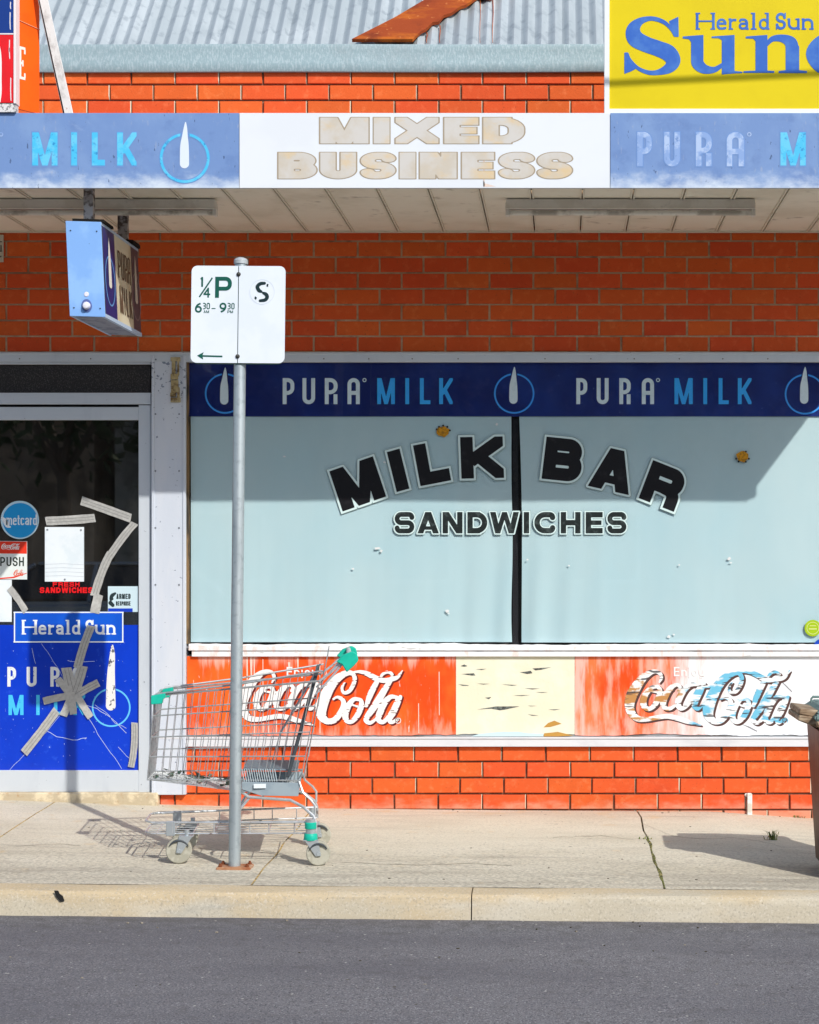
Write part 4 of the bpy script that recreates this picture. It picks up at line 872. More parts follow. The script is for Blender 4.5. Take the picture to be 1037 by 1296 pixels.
red_m = mat('red vinyl lettering', (.72,.012,.015,1), .4)
Print(Yp).word('FRESH', 67, 101, 736.5, 742.5, .26, .16, step=.35).word('SANDWICHES', 50.5, 117.5, 743.3, 750.5, .27, .12, step=.35).build('door_lettering', red_m, door)
e = plate('push_sticker', -18, 34.5, 684.5, 733, mat('white sticker', (.72,.78,.76,1), .4), 'white push sticker with red drink logo band left of the paper notice', 'sticker', .4)
m = MB(); m.poly([(PX(a), Yp-.0006, PZ(b)) for a, b in ((-18,685),(34,685.4),(34,700.8),(-18,700.4))]); m.poly([(PX(a), Yp-.0006, PZ(b)) for a, b in ((-18,728),(0,731.4),(16,730),(34,725),(34,725.8),(18,731.6),(0,733),(-18,732))]); m.build('red_band', mat('red ink', (.75,.045,.02,1), .4), e)
Print(Yp-.0008).word('PUSH', .5, 30.5, 705, 716.5, .15, .2, step=.35).build('lettering', mat('black ink', (.015,.03,.02,1), .5), e)
def mini(px, py, sc, mt, e, n=14, lvl=0.0, Y_=None, sel=None):
    pr = []
    for i, st in enumerate(LOGO):
        if sel and i not in sel: continue
        pr += spine([(px+(a-60)/935*sc, py+(b-60)/935*sc, r*sc/935*.9) for a, b, r in st], 3)
    Print(Yp-.0008 if Y_ is None else Y_).prims(pr, (px-2, py-2, px+sc+3, py+sc*.36+2), .3).build('logo_script', mt, e)
mini(2, 688, 23, mat('white ink', (.8,.78,.76,1), .5), e); mini(6, 721, 24, mat('red ink two', (.7,.12,.06,1), .5), e, sel=[7,8,9,11,12,13,14])
e = plate('paper_notice', -22, 15, 733.8, 787, paper_m, 'white sheet at the door edge hanging under the push sticker', 'notice')
# round transit sticker
e = empty('round_sticker', (PX(25), Yp, PZ(683)), 'round blue transit card sticker with white rim on the door glass', 'sticker')
m = MB(); m.lathe((PX(25), Yp+.002, PZ(658)), (0,-1,0), [(0,24.3/230.6),(.002,24.2/230.6)], 40); m.build('sticker_rim', mat('pale sticker rim', (.55,.75,.85,1), .4), e)
m = MB(); m.lathe((PX(25.4), Yp-.0002, PZ(658.6)), (0,-1,0), [(0,22/230.6),(.0006,21.9/230.6)], 40); m.build('sticker_face', mat('azure sticker', (.02,.32,.70,1), .4), e)
Print(Yp-.0012).word('metcard', 8, 47, 651, 664.5, .135, .12, step=.35).prims(spine([(3.4,656,1.8),(7,660,3),(9,665,2.4),(13,667,1)],4), (0,650,18,670), .35).build('lettering', mat('white sticker ink', (.78,.84,.88,1), .5), e)
# alarm sticker
e = plate('alarm_sticker', 136.8, 175, 742, 774.5, mat('pale alarm sticker', (.55,.70,.76,1), .45), 'small white alarm sticker with black emblem and blue foot at door edge', 'sticker')
m = MB(); m.poly([(PX(a), Yp-.0006, PZ(b)) for a, b in ((137,770),(168,770),(168,774.4),(137,774.4))]); m.build('blue_band', mat('cobalt ink', (.01,.05,.5,1), .4), e)
Print(Yp-.0008).word('ARMED', 147.5, 165.5, 751.5, 758, .2, .16, step=.3).word('RESPONSE', 147, 165.5, 761, 766.5, .18, .14, step=.3).prims(spine([(146,751,1.4),(142,754,2.4),(140.5,759,1.6),(143,758,1)],4)+spine([(140,763,2.6),(143,766,2.2)],3), (136,748,148,770), .3).build('lettering', mat('black sticker ink', (.02,.035,.04,1), .5), e)
# newspaper sign on the door
hb_m = mat('blue newspaper plate', (.008,.10,.62,1), .35, layers=[dict(c=(.006,.07,.5,1), s=3, a=.6), dict(c=(.3,.45,.8,1), s=50, lo=.7, hi=.75, a=.6)])
Yh = YG-.0045
e = empty('newspaper_sign', (PX(87), Yh, PZ(813)), 'blue newspaper sign with white border and serif lettering on the door', 'sign')
m = MB(); m.pbox(17.6, 156.4, 774, 813.5, Yh, Yh+.0015); m.build('sheet', hb_m, e)
bd = mat('white border ink', (.78,.84,.88,1), .5)
Print(Yh-.0006).prims([('seg',18,775,156,775,1.5,.7,.7),('seg',18,812.4,156,812.4,1.5,.7,.7),('seg',18.6,775,18.6,812.4,1.5,.7,.7),('seg',155.6,775,155.6,812.4,1.5,.7,.7)], (16,772,158,815), .5).build('border', bd, e)
def herald(p, x0, yt, yb, k, t=.17, step=.35):
    seq = [('H',0,20.5),('e',22.5,33.5),('r',36,45),('a',46.5,57),('l',60,66),('d',68.5,79.5),('S',87,98),('u',100,113),('n',115.5,128)]
    for ch, a, b in seq: p.glyph(ch, (x0+a*k, yb), ((b-a)*k, 0), (0, yt-yb), t, 1.0, step, 0, True)
    return p
herald(Print(Yh-.0006), 28, 784.5, 803, .925).build('lettering', bd, e)

# ------------------------------------------------------------------ awning
YF = -1.524; SZ = PZ(293); AX0, AX1 = -4.2, 2.105
awn = empty('awning', (-1.0, -.76, SZ), 'flat cantilevered shop awning with cream lined soffit', 'awning')
soff_m = mat('cream soffit sheet', (.84,.79,.66,1), .7, layers=[dict(c=(.68,.62,.49,1), s=2.5, st=(1,1,1), lo=.45, hi=.7, a=.7), dict(c=(.26,.21,.15,1), s=9, st=(.8,1,1), lo=.6, hi=.75, a=.55)], bump=.0006)
strip_m = mat('soffit cover strip', (.72,.67,.55,1), .7, layers=[dict(c=(.45,.38,.28,1), s=6, lo=.5, hi=.8, a=.5)])
jx = 619.4; xs_ = []
k = -30
while True:
    x = PX(jx+k*57.6)
    if x > AX1-.06: break
    if x > AX0: xs_.append(x)
    k += 1
xs_ = [AX0]+xs_+[AX1]
for a, b in zip(xs_, xs_[1:]):
    m = MB(); m.box(a+.003, b-.003, YF+.035, -.008, SZ, SZ+.012); m.build('soffit_panel', soff_m, awn)
for a in xs_[1:-1]:
    m = MB(); m.box(a-.0115, a-.0035, YF+.035, -.008, SZ-.007, SZ); m.box(a+.0035, a+.0115, YF+.035, -.008, SZ-.007, SZ)
    m.build('cover_strip', strip_m, awn)
m = MB(); m.box(AX0, AX1, -.028, -.002, SZ-.0085, SZ+.004); m.build('wall_moulding', strip_m, awn)
fz0, fz1 = PZ(238, YF), PZ(143, YF)
m = MB(); m.box(AX0, AX1, YF+.012, YF+.035, fz0+.004, fz1-.004); m.box(AX1-.03, AX1, YF+.036, -.01, SZ-.02, fz1-.02); m.build('fascia_board', mat('fascia backing', (.4,.42,.44,1), .7), awn, bevel=.001)
m = MB(); m.box(AX0, AX1-.031, YF+.036, .0, fz1-.05, fz1-.035); m.build('deck', iron_m, awn)
def P_at(Y): return lambda x, y: (PX(x,Y), Y, PZ(y,Y))
YFs = YF
def fsign(x0, x1, m_, label, sd):
    e = empty('fascia_sign', (PX((x0+x1)/2,YFs), YFs, fz0), label, 'sign')
    m = MB(); m.box(PX(x0,YFs), PX(x1,YFs), YFs, YFs+.010, fz0, fz1); m.build('sign_board', m_, e, bevel=.001); return e
sky_m = mat('faded sky blue sign paint', (.165,.275,.53,1), .5, layers=[
    dict(c=(.215,.335,.58,1), s=4, st=(1,1,.8), lo=.42, hi=.7, a=.8), dict(c=(.125,.215,.45,1), s=9, lo=.5, hi=.72, a=.6),
    dict(c=(.72,.80,.86,1), s=9, st=(1,1,1.6), lo=.62, hi=1.2, a=.8, ramp=(2, fz0+.10, fz0, .55)), dict(c=(.06,.10,.2,1), s=42, st=(1.5,1,.5), lo=.685, hi=.70, a=.85), dict(c=(.42,.44,.5,1), s=60, st=(1,1,.3), lo=.6, hi=.75, a=.35)], bump=.0004)
fc_m = mat('crackled cyan sign letters', (.07,.50,.80,1), .5, layers=[dict(c=(.03,.22,.52,1), s=45, lo=.58, hi=.64, a=.8), dict(c=(.2,.62,.85,1), s=20, a=.5)])
fp_m = mat('ghosted pale sign letters', (.24,.37,.66,1), .5, layers=[dict(c=(.45,.57,.78,1), s=16, lo=.45, hi=.6, a=.8), dict(c=(.10,.20,.45,1), s=50, lo=.62, hi=.68, a=.6)])
fo_m = mat('letter ghost outline', (.15,.28,.58,1), .5)
white_sign_m = mat('white sign enamel', (.73,.77,.81,1), .4, layers=[dict(c=(.66,.70,.75,1), s=2, a=.4), dict(c=(.5,.5,.5,1), s=70, lo=.73, hi=.76, a=.7)])
fs1 = fsign(-330, 302.6, sky_m, 'faded sky blue milk sign on the awning left of the white sign', 1)
fs2 = fsign(303.2, 772, white_sign_m, 'white sign reading mixed business in weathered tan capitals', 2)
fs3 = fsign(772.6, 1278, sky_m, 'faded sky blue milk sign on the awning below the yellow sign', 3)
YA = YFs-.0012
def fletters(e, dx, ringx=None):
    Pl = [('P',806.7+dx,825+dx),('U',840.7+dx,860.7+dx),('r1',881+dx,901+dx),('a_',920+dx,942+dx)]
    Ml = [('M',988+dx,1020+dx),('I',1037+dx,1045+dx),('L',1063.5+dx,1080+dx),('K',1095.5+dx,1120+dx)]
    Print(YA+.0006).row(Pl+Ml, 167, 210.5, .16, 1, .5, level=1.1).build('letter_outline', fo_m, e)
    Print(YA).row(Pl, 167, 210.5, .16, 1, .5).prims([('ring', 948.5+dx, 170, 2.2, 1.2)], (944+dx,165,953+dx,175), .4).build('lettering', fp_m, e)
    Print(YA).row(Ml, 167.5, 209.5, .175, 1, .5).build('lettering', fc_m, e)
    cx = 1181+dx; b = bottle(cx-.3, 155, 213, 11.6)
    Print(YA).prims([('ring', cx, 200, 29.8, 3.4)]+[('cut', ('cap', p[1], p[2], p[3]+2.5, p[4], p[5], p[6]+2.5)) for p in b], (cx-35,165,cx+35,235), .5).build('ring_mark', fc_m, e)
    Print(YA+.0006).prims([('ring', cx, 200, 29.8, 5.6)], (cx-36,164,cx+36,236), .5).build('letter_outline', fo_m, e)
    Print(YA).prims(b, (cx-9,150,cx+9,217), .4).build('bottle_mark', mat('bottle white', (.68,.76,.86,1), .4), e)
fletters(fs1, -947); fletters(fs3, 0)
tan_m = mat('weathered tan letters', (.55,.50,.42,1), .6, layers=[dict(c=(.60,.59,.57,1), s=5, off=2, lo=.4, hi=.6, a=.8), dict(c=(.66,.50,.28,1), s=6, st=(1,1,1.5), lo=.50, hi=.72, a=.85, ramp=(2, PZ(200,YF), PZ(226,YF), .06)), ])
tano_m = mat('tan letter outline', (.36,.30,.22,1), .6)
mx = [('M',405.6,466.5),('I',473,493.5),('X',501,555),('E',562.6,605.4),('D',612,663.5)]; bs = [('B',352.7,400.6),('U',405.6,450.7),('S',457,500.5),('I',506,526),('N',531.7,578),('E',585,625.4),('S',632,676),('S',680.6,724)]
for lv, dY, mt, nm in ((.9, .0005, tano_m, 'letter_outline'), (0, 0, tan_m, 'lettering')):
    p = Print(YA+dY)
    for row_, yt, yb in ((mx, 148.8, 181.6), (bs, 193, 226)):
        for ch, a, b in row_: p.glyph(ch, (a, yb), (b-a, 0), (0, yt-yb), .285 if ch != 'I' else .38, 2.05 if ch not in 'I' else 1.6, .5, lv)
    p.build(nm, mt, fs2)
m = MB(); m.poly([(PX(a,YF), YA+.0008, PZ(b,YF)) for a, b in ((611.5,200),(614,200),(613.5,236),(612,236))]); m.poly([(PX(a,YF), YA+.0008, PZ(b,YF)) for a, b in ((612,228),(614,232),(628,236),(612,236.5))]); m.build('rust_streak', mat('faint rust streak', (.74,.60,.52,1), .6), fs2)

# fluorescent battens
lamp_body = mat('grimy batten enamel', (.78,.75,.68,1), .6, layers=[dict(c=(.66,.62,.54,1), s=9, a=.6), dict(c=(.45,.44,.4,1), s=20, off=3, lo=.6, hi=.75, a=.35)])
tube_m = mat('unlit lamp tube', (.80,.78,.70,1), .3, layers=[dict(c=(.45,.42,.36,1), s=8)])
def batten(X0, X1, lab):
    Yb = -.90; e = empty('fluorescent_light', ((X0+X1)/2, Yb, SZ-.1), lab, 'light fitting', 'unlit fluorescent fittings under the awning')
    m = MB(); m.box(X0+.004, X1-.004, Yb-.03, Yb+.03, SZ-.05, SZ-.004); m.build('batten', lamp_body, e, bevel=.003)
    for a in (X0, X1-.02): 
        m = MB(); m.box(a, a+.02, Yb-.02, Yb+.02, SZ-.086, SZ-.02); m.build('lamp_holder', lamp_body, e, bevel=.002)
    m = MB(); m.tube([(X0+.02, Yb, SZ-.069), (X1-.02, Yb, SZ-.069)], .013, 12); m.build('tube', tube_m, e)
    m = MB(); m.hexa([(X0, Yb-.034, SZ-.052), (X1, Yb-.034, SZ-.052), (X1, Yb-.034, SZ-.049), (X0, Yb-.034, SZ-.049)], [(X0, Yb+.034, SZ-.052), (X1, Yb+.034, SZ-.052), (X1, Yb+.034, SZ-.049), (X0, Yb+.034, SZ-.049)]); m.build('reflector', lamp_body, e)
batten(PX(640,-.9), PX(956,-.9), 'unlit fluorescent batten under the awning on the right')
batten(PX(-41,-.9), PX(275,-.9), 'unlit fluorescent batten on the left behind the hanging blue sign')

# hanging lightbox under the awning
HX0, HX1 = PX(83,-1.42), PX(128,-1.42); HY0, HY1 = -1.42, -.67; HZ0, HZ1 = PZ(400,-1.42), PZ(279.5,-1.42)
hs = empty('hanging_sign', ((HX0+HX1)/2, (HY0+HY1)/2, HZ0), 'blue hanging milk light box under the awning seen end on', 'sign')
hb = mat('light blue sign end', (.22,.42,.80,1), .4, layers=[dict(c=(.30,.52,.86,1), s=5, a=.7), dict(c=(.10,.18,.4,1), s=60, lo=.69, hi=.73, a=.8)])
sk = .02 # the box hangs slightly skewed
def HP(x, y, z): return (x+(HZ1-z)*.045, y, z-(x-HX0)*.03)
def hbox(mb_, x0, x1, y0, y1, z0, z1):
    q0 = [HP(x0,y0,z0), HP(x1,y0,z0), HP(x1,y0,z1), HP(x0,y0,z1)]; q1 = [HP(x0,y1,z0), HP(x1,y1,z0), HP(x1,y1,z1), HP(x0,y1,z1)]; mb_.hexa(q0, q1); return mb_
hbox(MB(), HX0, HX1, HY0, HY0+.006, HZ0, HZ1).build('end_cap', hb, hs, bevel=.0015)
hbox(MB(), HX0+.004, HX1-.004, HY0+.0065, HY1, HZ0+.004, HZ1-.004).build('box_body', mat('grey box metal', (.28,.32,.40,1), .5, layers=[dict(c=(.14,.17,.25,1), s=14)]), hs, bevel=.002)
m = MB(); hbox(m, HX1-.018, HX1, HY0+.0065, HY1, HZ0, HZ0+.018); hbox(m, HX0, HX0+.012, HY0+.0065, HY1, HZ0, HZ0+.012); hbox(m, HX1-.014, HX1, HY0+.0065, HY1, HZ1-.014, HZ1); m.build_each('edge_rail', mat('pale sign rail', (.45,.58,.75,1), .4), hs)
m = MB(); hbox(m, HX0+.03, HX1+.01, HY0+.01, HY0+.2, HZ1+.001, HZ1+.014); hbox(m, HX0+.02, HX1+.012, HY1-.16, HY1+.0, HZ1+.001, HZ1+.02); m.build_each('top_plate', dark_m, hs)
m = MB()
for (x, z) in ((HX0+.022,HZ1-.045),(HX1-.022,HZ1-.045),(HX0+.022,HZ0+.04),(HX1-.022,HZ0+.04)): m.lathe(HP(x, HY0, z), (0,-1,0), [(-.001,.004),(.003,.003)], 8)
m.build_each('rivet', mat('dark rivet', (.05,.06,.08,1), .5, .5), hs)
m = MB(); n = 22; cx, cz = (HX0+HX1)/2, HZ0+.052
P0 = [HP(cx+math.cos(2*math.pi*i/n)*.024, HY0-.001, cz+math.sin(2*math.pi*i/n)*.030) for i in range(n)]; m.prism(P0, (0,-.004,0)); m.build('socket_plate', mat('dark socket', (.10,.14,.35,1), .4), hs)
m = MB(); m.lathe(HP(cx, HY0-.004, cz-.002), (0,-1,0), [(0,.018),(.012,.018),(.02,.013),(.022,.005)], 18); m.lathe(HP(cx, HY0-.001, HZ0+.105), (0,-1,0), [(0,.012),(.002,.010)], 10); m.build_each('socket_cap', mat('white socket', (.75,.74,.82,1), .3), hs)
# side faces
XF = HX1-.0035
def side(y0, y1, z0, z1, nm, mt, off):
    m = MB(); q_ = [(XF+off,y0,z0),(XF+off,y1,z0),(XF+off,y1,z1),(XF+off,y0,z1)]; m.poly([tuple(Vector(HP(a,b,c))) for a, b, c in q_]); return m.build(nm, mt, hs)
ly = HY1-HY0
side(HY0+.02, HY1-.01, HZ0+.018, HZ1-.014, 'sign_face', mat('white sign face', (.70,.66,.50,1), .35, layers=[dict(c=(.56,.48,.32,1), s=4, a=.7)]), .002)
side(HY0+.02, HY0+ly*.33, HZ0+.018, HZ1-.014, 'face_panel', mat('navy face panel', (.02,.03,.17,1), .3), .003)
side(HY0+ly*.78, HY1-.01, HZ0+.018, HZ1-.014, 'face_panel', mat('umber face panel', (.10,.075,.09,1), .4), .003)
def HM(u, v): # u along depth 0..1, v height 0..1 -> side face
    return tuple(Vector(HP(XF+.0045, HY0+u*ly, HZ0+v*(HZ1-HZ0))))
lt_m = mat('brown face letters', (.14,.09,.06,1), .5)
p = Print(0, lambda x, y: HM(x/100, y/100)); q1 = [('P',40,47),('U',49,56),('r1',58,65),('a_',67,74)]; q2 = [('M',41,50),('I',52.5,55.5),('L',59,65),('K',68,75)]
for ch, a, b in q1: p.glyph(ch, (a, 52), (b-a, 0), (0, 30), .07, 1., .5)
for ch, a, b in q2: p.glyph(ch, (a, 14), (b-a, 0), (0, 30), .07, 1., .5)
p.build('lettering', lt_m, hs)
for cx_, ms, mb2 in ((17, mat('blue face ring', (.12,.30,.62,1), .4), mat('white face bottle', (.78,.76,.70,1), .4)), (88, mat('dim face ring', (.26,.2,.2,1), .4), mat('dim face bottle', (.55,.5,.42,1), .4))):
    p = Print(0, lambda x, y: HM(x/100, y/100)); n_ = 40; pr = []
    pts_ = [(cx_+12*math.cos(2*math.pi*i/n_), 42+26*math.sin(2*math.pi*i/n_)) for i in range(n_+1)]
    p.prims([('cap', a[0], a[1], .9, b[0], b[1], .9) for a, b in zip(pts_, pts_[1:])], (cx_-15, 12, cx_+15, 72), .8); p.build('ring_mark', ms, hs)
    Print(0, lambda x, y: HM(x/100, y/100)+() if False else tuple(Vector(HM(x/100, y/100))+Vector((.0008,0,0)))).prims(spine([(cx_,88,.6),(cx_,78,1.8),(cx_,60,3.2),(cx_,38,3.6)],4), (cx_-6,30,cx_+6,92), .8).build('bottle_mark', mb2, hs)
m = MB(); bx = (HX0+HX1)/2+.008
m.box(bx-.022, bx+.022, HY0+.06, HY0+.064, HZ1+.012, SZ-.002); m.box(bx-.022, bx+.022, HY0+.064, HY0+.10, HZ1+.012, SZ-.002)
m.box(bx-.0, bx+.05, HY1-.12, HY1-.09, HZ1+.018, SZ-.002); m.box(bx-.045, bx+.07, HY1-.16, HY1-.05, SZ-.012, SZ-.001)
m.build_each('hanger_plate', mat('grey bracket steel', (.5,.49,.5,1), .6, .3, layers=[dict(c=(.15,.13,.12,1), s=30)]), hs)

# ------------------------------------------------------------------ signs standing on the awning
YY = YF+.03
ys = empty('newspaper_sign', (1.2, YY, fz1), 'large yellow newspaper sign with blue serif lettering on top of the awning', 'sign')
yel_m = mat('yellow sign enamel', (.70,.555,.001,1), .55, layers=[dict(c=(.64,.50,.001,1), s=2, a=.6), dict(c=(.5,.4,.02,1), s=60, lo=.72, hi=.75, a=.6)])
yx1 = PX(1330,YY); zt = PZ(-200,YY)
m = MB(); m.box(PX(771.5,YY), yx1-.03, YY, YY+.03, PZ(138,YY), zt); m.build('sign_panel', yel_m, ys)
m = MB(); m.box(PX(765,YY), PX(771.4,YY), YY-.008, YY+.035, PZ(143.5,YY)-.02, zt+.02); m.box(PX(771.4,YY), yx1, YY-.007, YY+.034, PZ(143.5,YY)-.02, PZ(138.1,YY)); m.box(yx1-.029, yx1, YY-.008, YY+.035, PZ(138,YY), zt+.02); m.box(PX(771.4,YY), yx1-.03, YY-.008, YY+.035, zt+.001, zt+.03)
m.build_each('sign_frame', mat('white sign frame', (.76,.80,.82,1), .4), ys, bevel=.001)
ybl = mat('blue enamel letters', (.035,.13,.50,1), .45, layers=[dict(c=(.07,.20,.55,1), s=6, a=.7)])
Yl = YY-.0015
sc, ox, oy = 4.035, 780, 0
big = spine(xform([(300,182,6),(283,150,8),(252,118,10),(210,99,11),(165,95,12),(118,112,20),(88,150,34),(98,195,42),(150,225,40),(215,248,40),(268,272,42),(292,312,36),(268,348,26),(215,369,14),(165,370,11),(115,350,9),(78,315,8),(52,272,5)], sc, ox, oy), 6)
big += [('poly', xform([(270,108),(318,85),(320,188),(296,188),(285,150)], sc, ox, oy)), ('poly', xform([(42,268),(62,268),(78,310),(100,352),(72,366),(42,377)], sc, ox, oy))]
bu = [('poly', xform(q_, sc, ox, oy)) for q_ in ([(340,186),(446,178),(446,300),(383,300),(383,214),(372,200),(340,196)], [(488,186),(605,178),(605,362),(645,366),(645,373),(600,375),(540,380),(540,205),(525,195),(488,194)])]
bu += spine(xform([(414,290,31),(418,325,31),(450,352,24),(500,356,15),(545,330,10)], sc, ox, oy), 6)
bn = [('poly', xform(q_, sc, ox, oy)) for q_ in ([(662,186),(773,178),(773,360),(808,362),(808,372),(650,372),(650,363),(712,360),(712,210),(700,197),(662,196)], [(866,235),(935,235),(935,358),(975,362),(975,373),(830,373),(830,362),(866,358)])]
bn += spine(xform([(768,228,9),(800,198,14),(850,196,20),(890,215,30),(900,245,34)], sc, ox, oy), 6)
bd_ = spine(xform([(1150,200,10),(1090,190,12),(1040,205,22),(1008,275,38),(1040,350,22),(1090,368,12),(1150,350,10)], sc, ox, oy), 6)+[('poly', xform(q_, sc, ox, oy)) for q_ in ([(1095,78),(1195,70),(1195,362),(1235,366),(1235,374),(1140,378),(1140,100),(1095,92)],)]
ba = spine(xform([(1270,225,20),(1290,195,14),(1350,190,16),(1395,230,30),(1400,340,30),(1430,365,10)], sc, ox, oy), 6)+spine(xform([(1395,265,12),(1310,285,22),(1285,325,28),(1310,358,18),(1360,355,10),(1400,320,8)], sc, ox, oy), 6)
by = [('poly', xform(q_, sc, ox, oy)) for q_ in ([(1445,180),(1570,180),(1570,190),(1550,194),(1605,310),(1575,372),(1480,194),(1445,190)],)]+spine(xform([(1645,190,10),(1590,340,12),(1550,430,14),(1490,450,18)], sc, ox, oy), 5)
p = Print(Yl)
p.prims(big, (788,18,866,98), .6); p.prims(bu, (862,40,944,98), .6); p.prims(bn, (938,40,1026,98), .6); p.prims(bd_, (1015,14,1092,98), .8); p.prims(ba, (1090,40,1140,98), .8); p.prims(by, (1135,40,1192,118), .8)
herald(p, 881, 16, 37.5, 1.163, .155).build('lettering', ybl, ys)
m = MB(); m.box(.5, .54, YY+.036, YY+.5, fz1-.03, fz1+.02); m.tube([(.6, YY+.03, fz1+1.0), (.6, -.2, fz1-.02)], .015, 8); m.tube([(1.9, YY+.03, fz1+1.0), (1.9, -.2, fz1-.02)], .015, 8); m.build_each('sign_stay', mat('stay steel', (.5,.5,.5,1), .5, .4), ys)
# left group
YR = YF-.02
rs_ = empty('newsagent_sign', (PX(-60,YR), YR, fz1), 'glossy red and navy sign with white edge at far left above the awning', 'sign')
zb = PZ(130, YR)
m = MB(); m.box(PX(-150,YR), PX(17.6,YR), YR, YR+.05, zb, PZ(44,YR)); m.build('red_panel', mat('gloss red enamel', (.78,.006,.008,1), .2, layers=[dict(c=(.62,.006,.008,1), s=3, a=.6)], coat=.4), rs_)
m = MB(); m.box(PX(-150,YR), PX(17.6,YR), YR, YR+.05, PZ(42,YR)+.0, PZ(-120,YR)); m.build('navy_panel', mat('gloss navy enamel', (.006,.035,.22,1), .2, coat=.4), rs_)
m = MB(); m.box(PX(17.7,YR), PX(20.6,YR), YR-.004, YR+.055, zb-.004, PZ(-122,YR)); m.box(PX(-150,YR), PX(17.6,YR), YR-.002, YR+.05, PZ(44,YR)+.0005, PZ(42,YR)-.0005); m.build_each('white_edge', mat('white edge enamel', (.80,.74,.74,1), .3), rs_, bevel=.0006)
m = MB()
for z0, z1, xx in ((2,12,13.5),(15,38,13),(50,75,12.2),(98,128,13.8),(60,66,11.8)):
    m.poly([(PX(a,YR), YR-.0008, PZ(b,YR)) for a, b in ((xx-.4,z0),(xx+.8,z0+1),(xx+.5,(z0+z1)/2),(xx+.9,z1),(xx-.2,z1-1),(xx-.7,(z0+z1)/2+2))])
m.build_each('thin_mark', mat('white mark', (.75,.72,.75,1), .5), rs_)  # thin white wavy strips down the red and navy faces
Print(YR-.001).prims(spine([(-12,52,5),(-4,60,4),(-1.2,75,3.4),(-1,100,3.2),(-1,118,3.2),(-4,140,3)],5), (-20,46,5,129), .5).build('lettering', mat('white enamel letter', (.8,.8,.82,1), .4), rs_)
m = MB(); m.box(PX(-100,YR), PX(19.5,YR), YR+.004, YR+.05, fz1+.001, zb-.001); m.build('sign_foot', mat('white block', (.7,.7,.7,1), .6, layers=[dict(c=(.2,.2,.2,1), s=60)]), rs_)
# orange panel set back at an angle
YO = YR+.057; ang = R(36)
ox0, ox1 = PX(20.6, YO), None
dO = CAMD+YO; X0 = PX(20.8, YO)
def orpt(u, v): # u metres along panel, v world z
    return (X0+math.sin(ang)*u, YO+math.cos(ang)*u, v)
# length so that far edge lands at px 50
Lp = 0
for i in range(400):
    u = i*.002; q_ = orpt(u, 0); x = VX+q_[0]*FPX/(CAMD+q_[1])
    if x >= 50: Lp = u; break
os_ = empty('side_sign', (X0+.1, YO+.1, fz1), 'orange angled sign panel with a white letter E above the awning', 'sign')
org_m = mat('orange sign enamel', (.86,.115,.003,1), .5, layers=[dict(c=(.80,.095,.003,1), s=5, a=.6)])
z0 = PZ(137, YO); zt2 = PZ(-150, YO); off = Vector((-math.cos(ang), math.sin(ang), 0))*.012
m = MB(); q_ = [orpt(.0, z0), orpt(Lp*.98, z0), orpt(Lp, z0+.09), orpt(Lp, zt2), orpt(0, zt2)]
m.prism(q_, off); m.build('sign_panel', org_m, os_)
Print(0, lambda u, v: tuple(Vector(orpt(u/100, v/100))-off*.15)).prims([('seg', 2.2, (PZ(97,YO)-.006)*100, 2.2, (PZ(60,YO)+.006)*100, 1.0, 0, 0), ('seg', -1, PZ(97,YO)*100, 5.0, PZ(97,YO)*100, 1.3, 0, 0), ('seg', -1, PZ(59,YO)*100, 5.0, PZ(59,YO)*100, 1.3, 0, 0), ('seg', 4.7, PZ(96,YO)*100, 4.7, PZ(90,YO)*100, .9, 0, 0), ('seg', 4.7, PZ(60,YO)*100, 4.7, PZ(66,YO)*100, .9, 0, 0), ('seg', 0, PZ(78,YO)*100, 3.8, PZ(78,YO)*100, 1.2, 0, 0), ('seg', 3.6, PZ(74,YO)*100, 3.6, PZ(82,YO)*100, .8, 0, 0)], (-1, PZ(102,YO)*100, 6.5, PZ(54,YO)*100), .2).build('lettering', mat('white letter e', (.8,.72,.66,1), .5), os_)
m = MB(); u0 = orpt(0.0, PZ(24.5,YO)); u1 = orpt(Lp, PZ(26.5,YO)-.01); m.tube([Vector(u0)-off*.2, Vector(u1)-off*.2], .0022, 6); m.build('panel_seam', mat('seam', (.85,.35,.2,1), .5), os_)
# slanting white brace
m = MB(); YBc = YF+.08
a0 = Vector((PX(88,YBc), YBc, PZ(146,YBc)-.02)); a1 = Vector((PX(88-33*1.5,YBc), YBc, PZ(146-146*1.5,YBc)))
dd = (a1-a0).normalized(); sd = dd.cross(Vector((0,1,0))).normalized()*.0235
m.prism([a0-sd, a0+sd, a1+sd*.95, a1-sd*.95], (0, .006, 0)); m.prism([a0+sd*.6, a0+sd, a1+sd, a1+sd*.6], (0, .045, 0))
o = m.build('sign_brace', mat('chalky white angle iron', (.72,.70,.68,1), .6, layers=[dict(c=(.45,.42,.40,1), s=18, st=(1,1,.6), lo=.48, hi=.66, a=.75), dict(c=(.35,.15,.1,1), s=40, lo=.66, hi=.7, a=.7)], bump=.001), bevel=.0015); tag(o, 'white angle iron brace slanting up from the awning beside the orange sign', 'brace')
# overhead service cable whose shadow crosses the yellow sign
t_ = 1.25; s0 = Vector((PX(690,YY), YY, PZ(109.5,YY)))+SUN*t_*1.9; s1 = Vector((PX(1060,YY), YY, PZ(92,YY)))+SUN*t_*1.9
dv = (s1-s0); m = MB(); m.tube([s0-dv*.0, s0+dv*3.5, s0+dv*9], .013, 8); o = m.build('overhead_cable', mat('black cable', (.02,.02,.02,1), .5)); tag(o, 'black service cable stretched above the street in front of the yellow sign', 'cable')
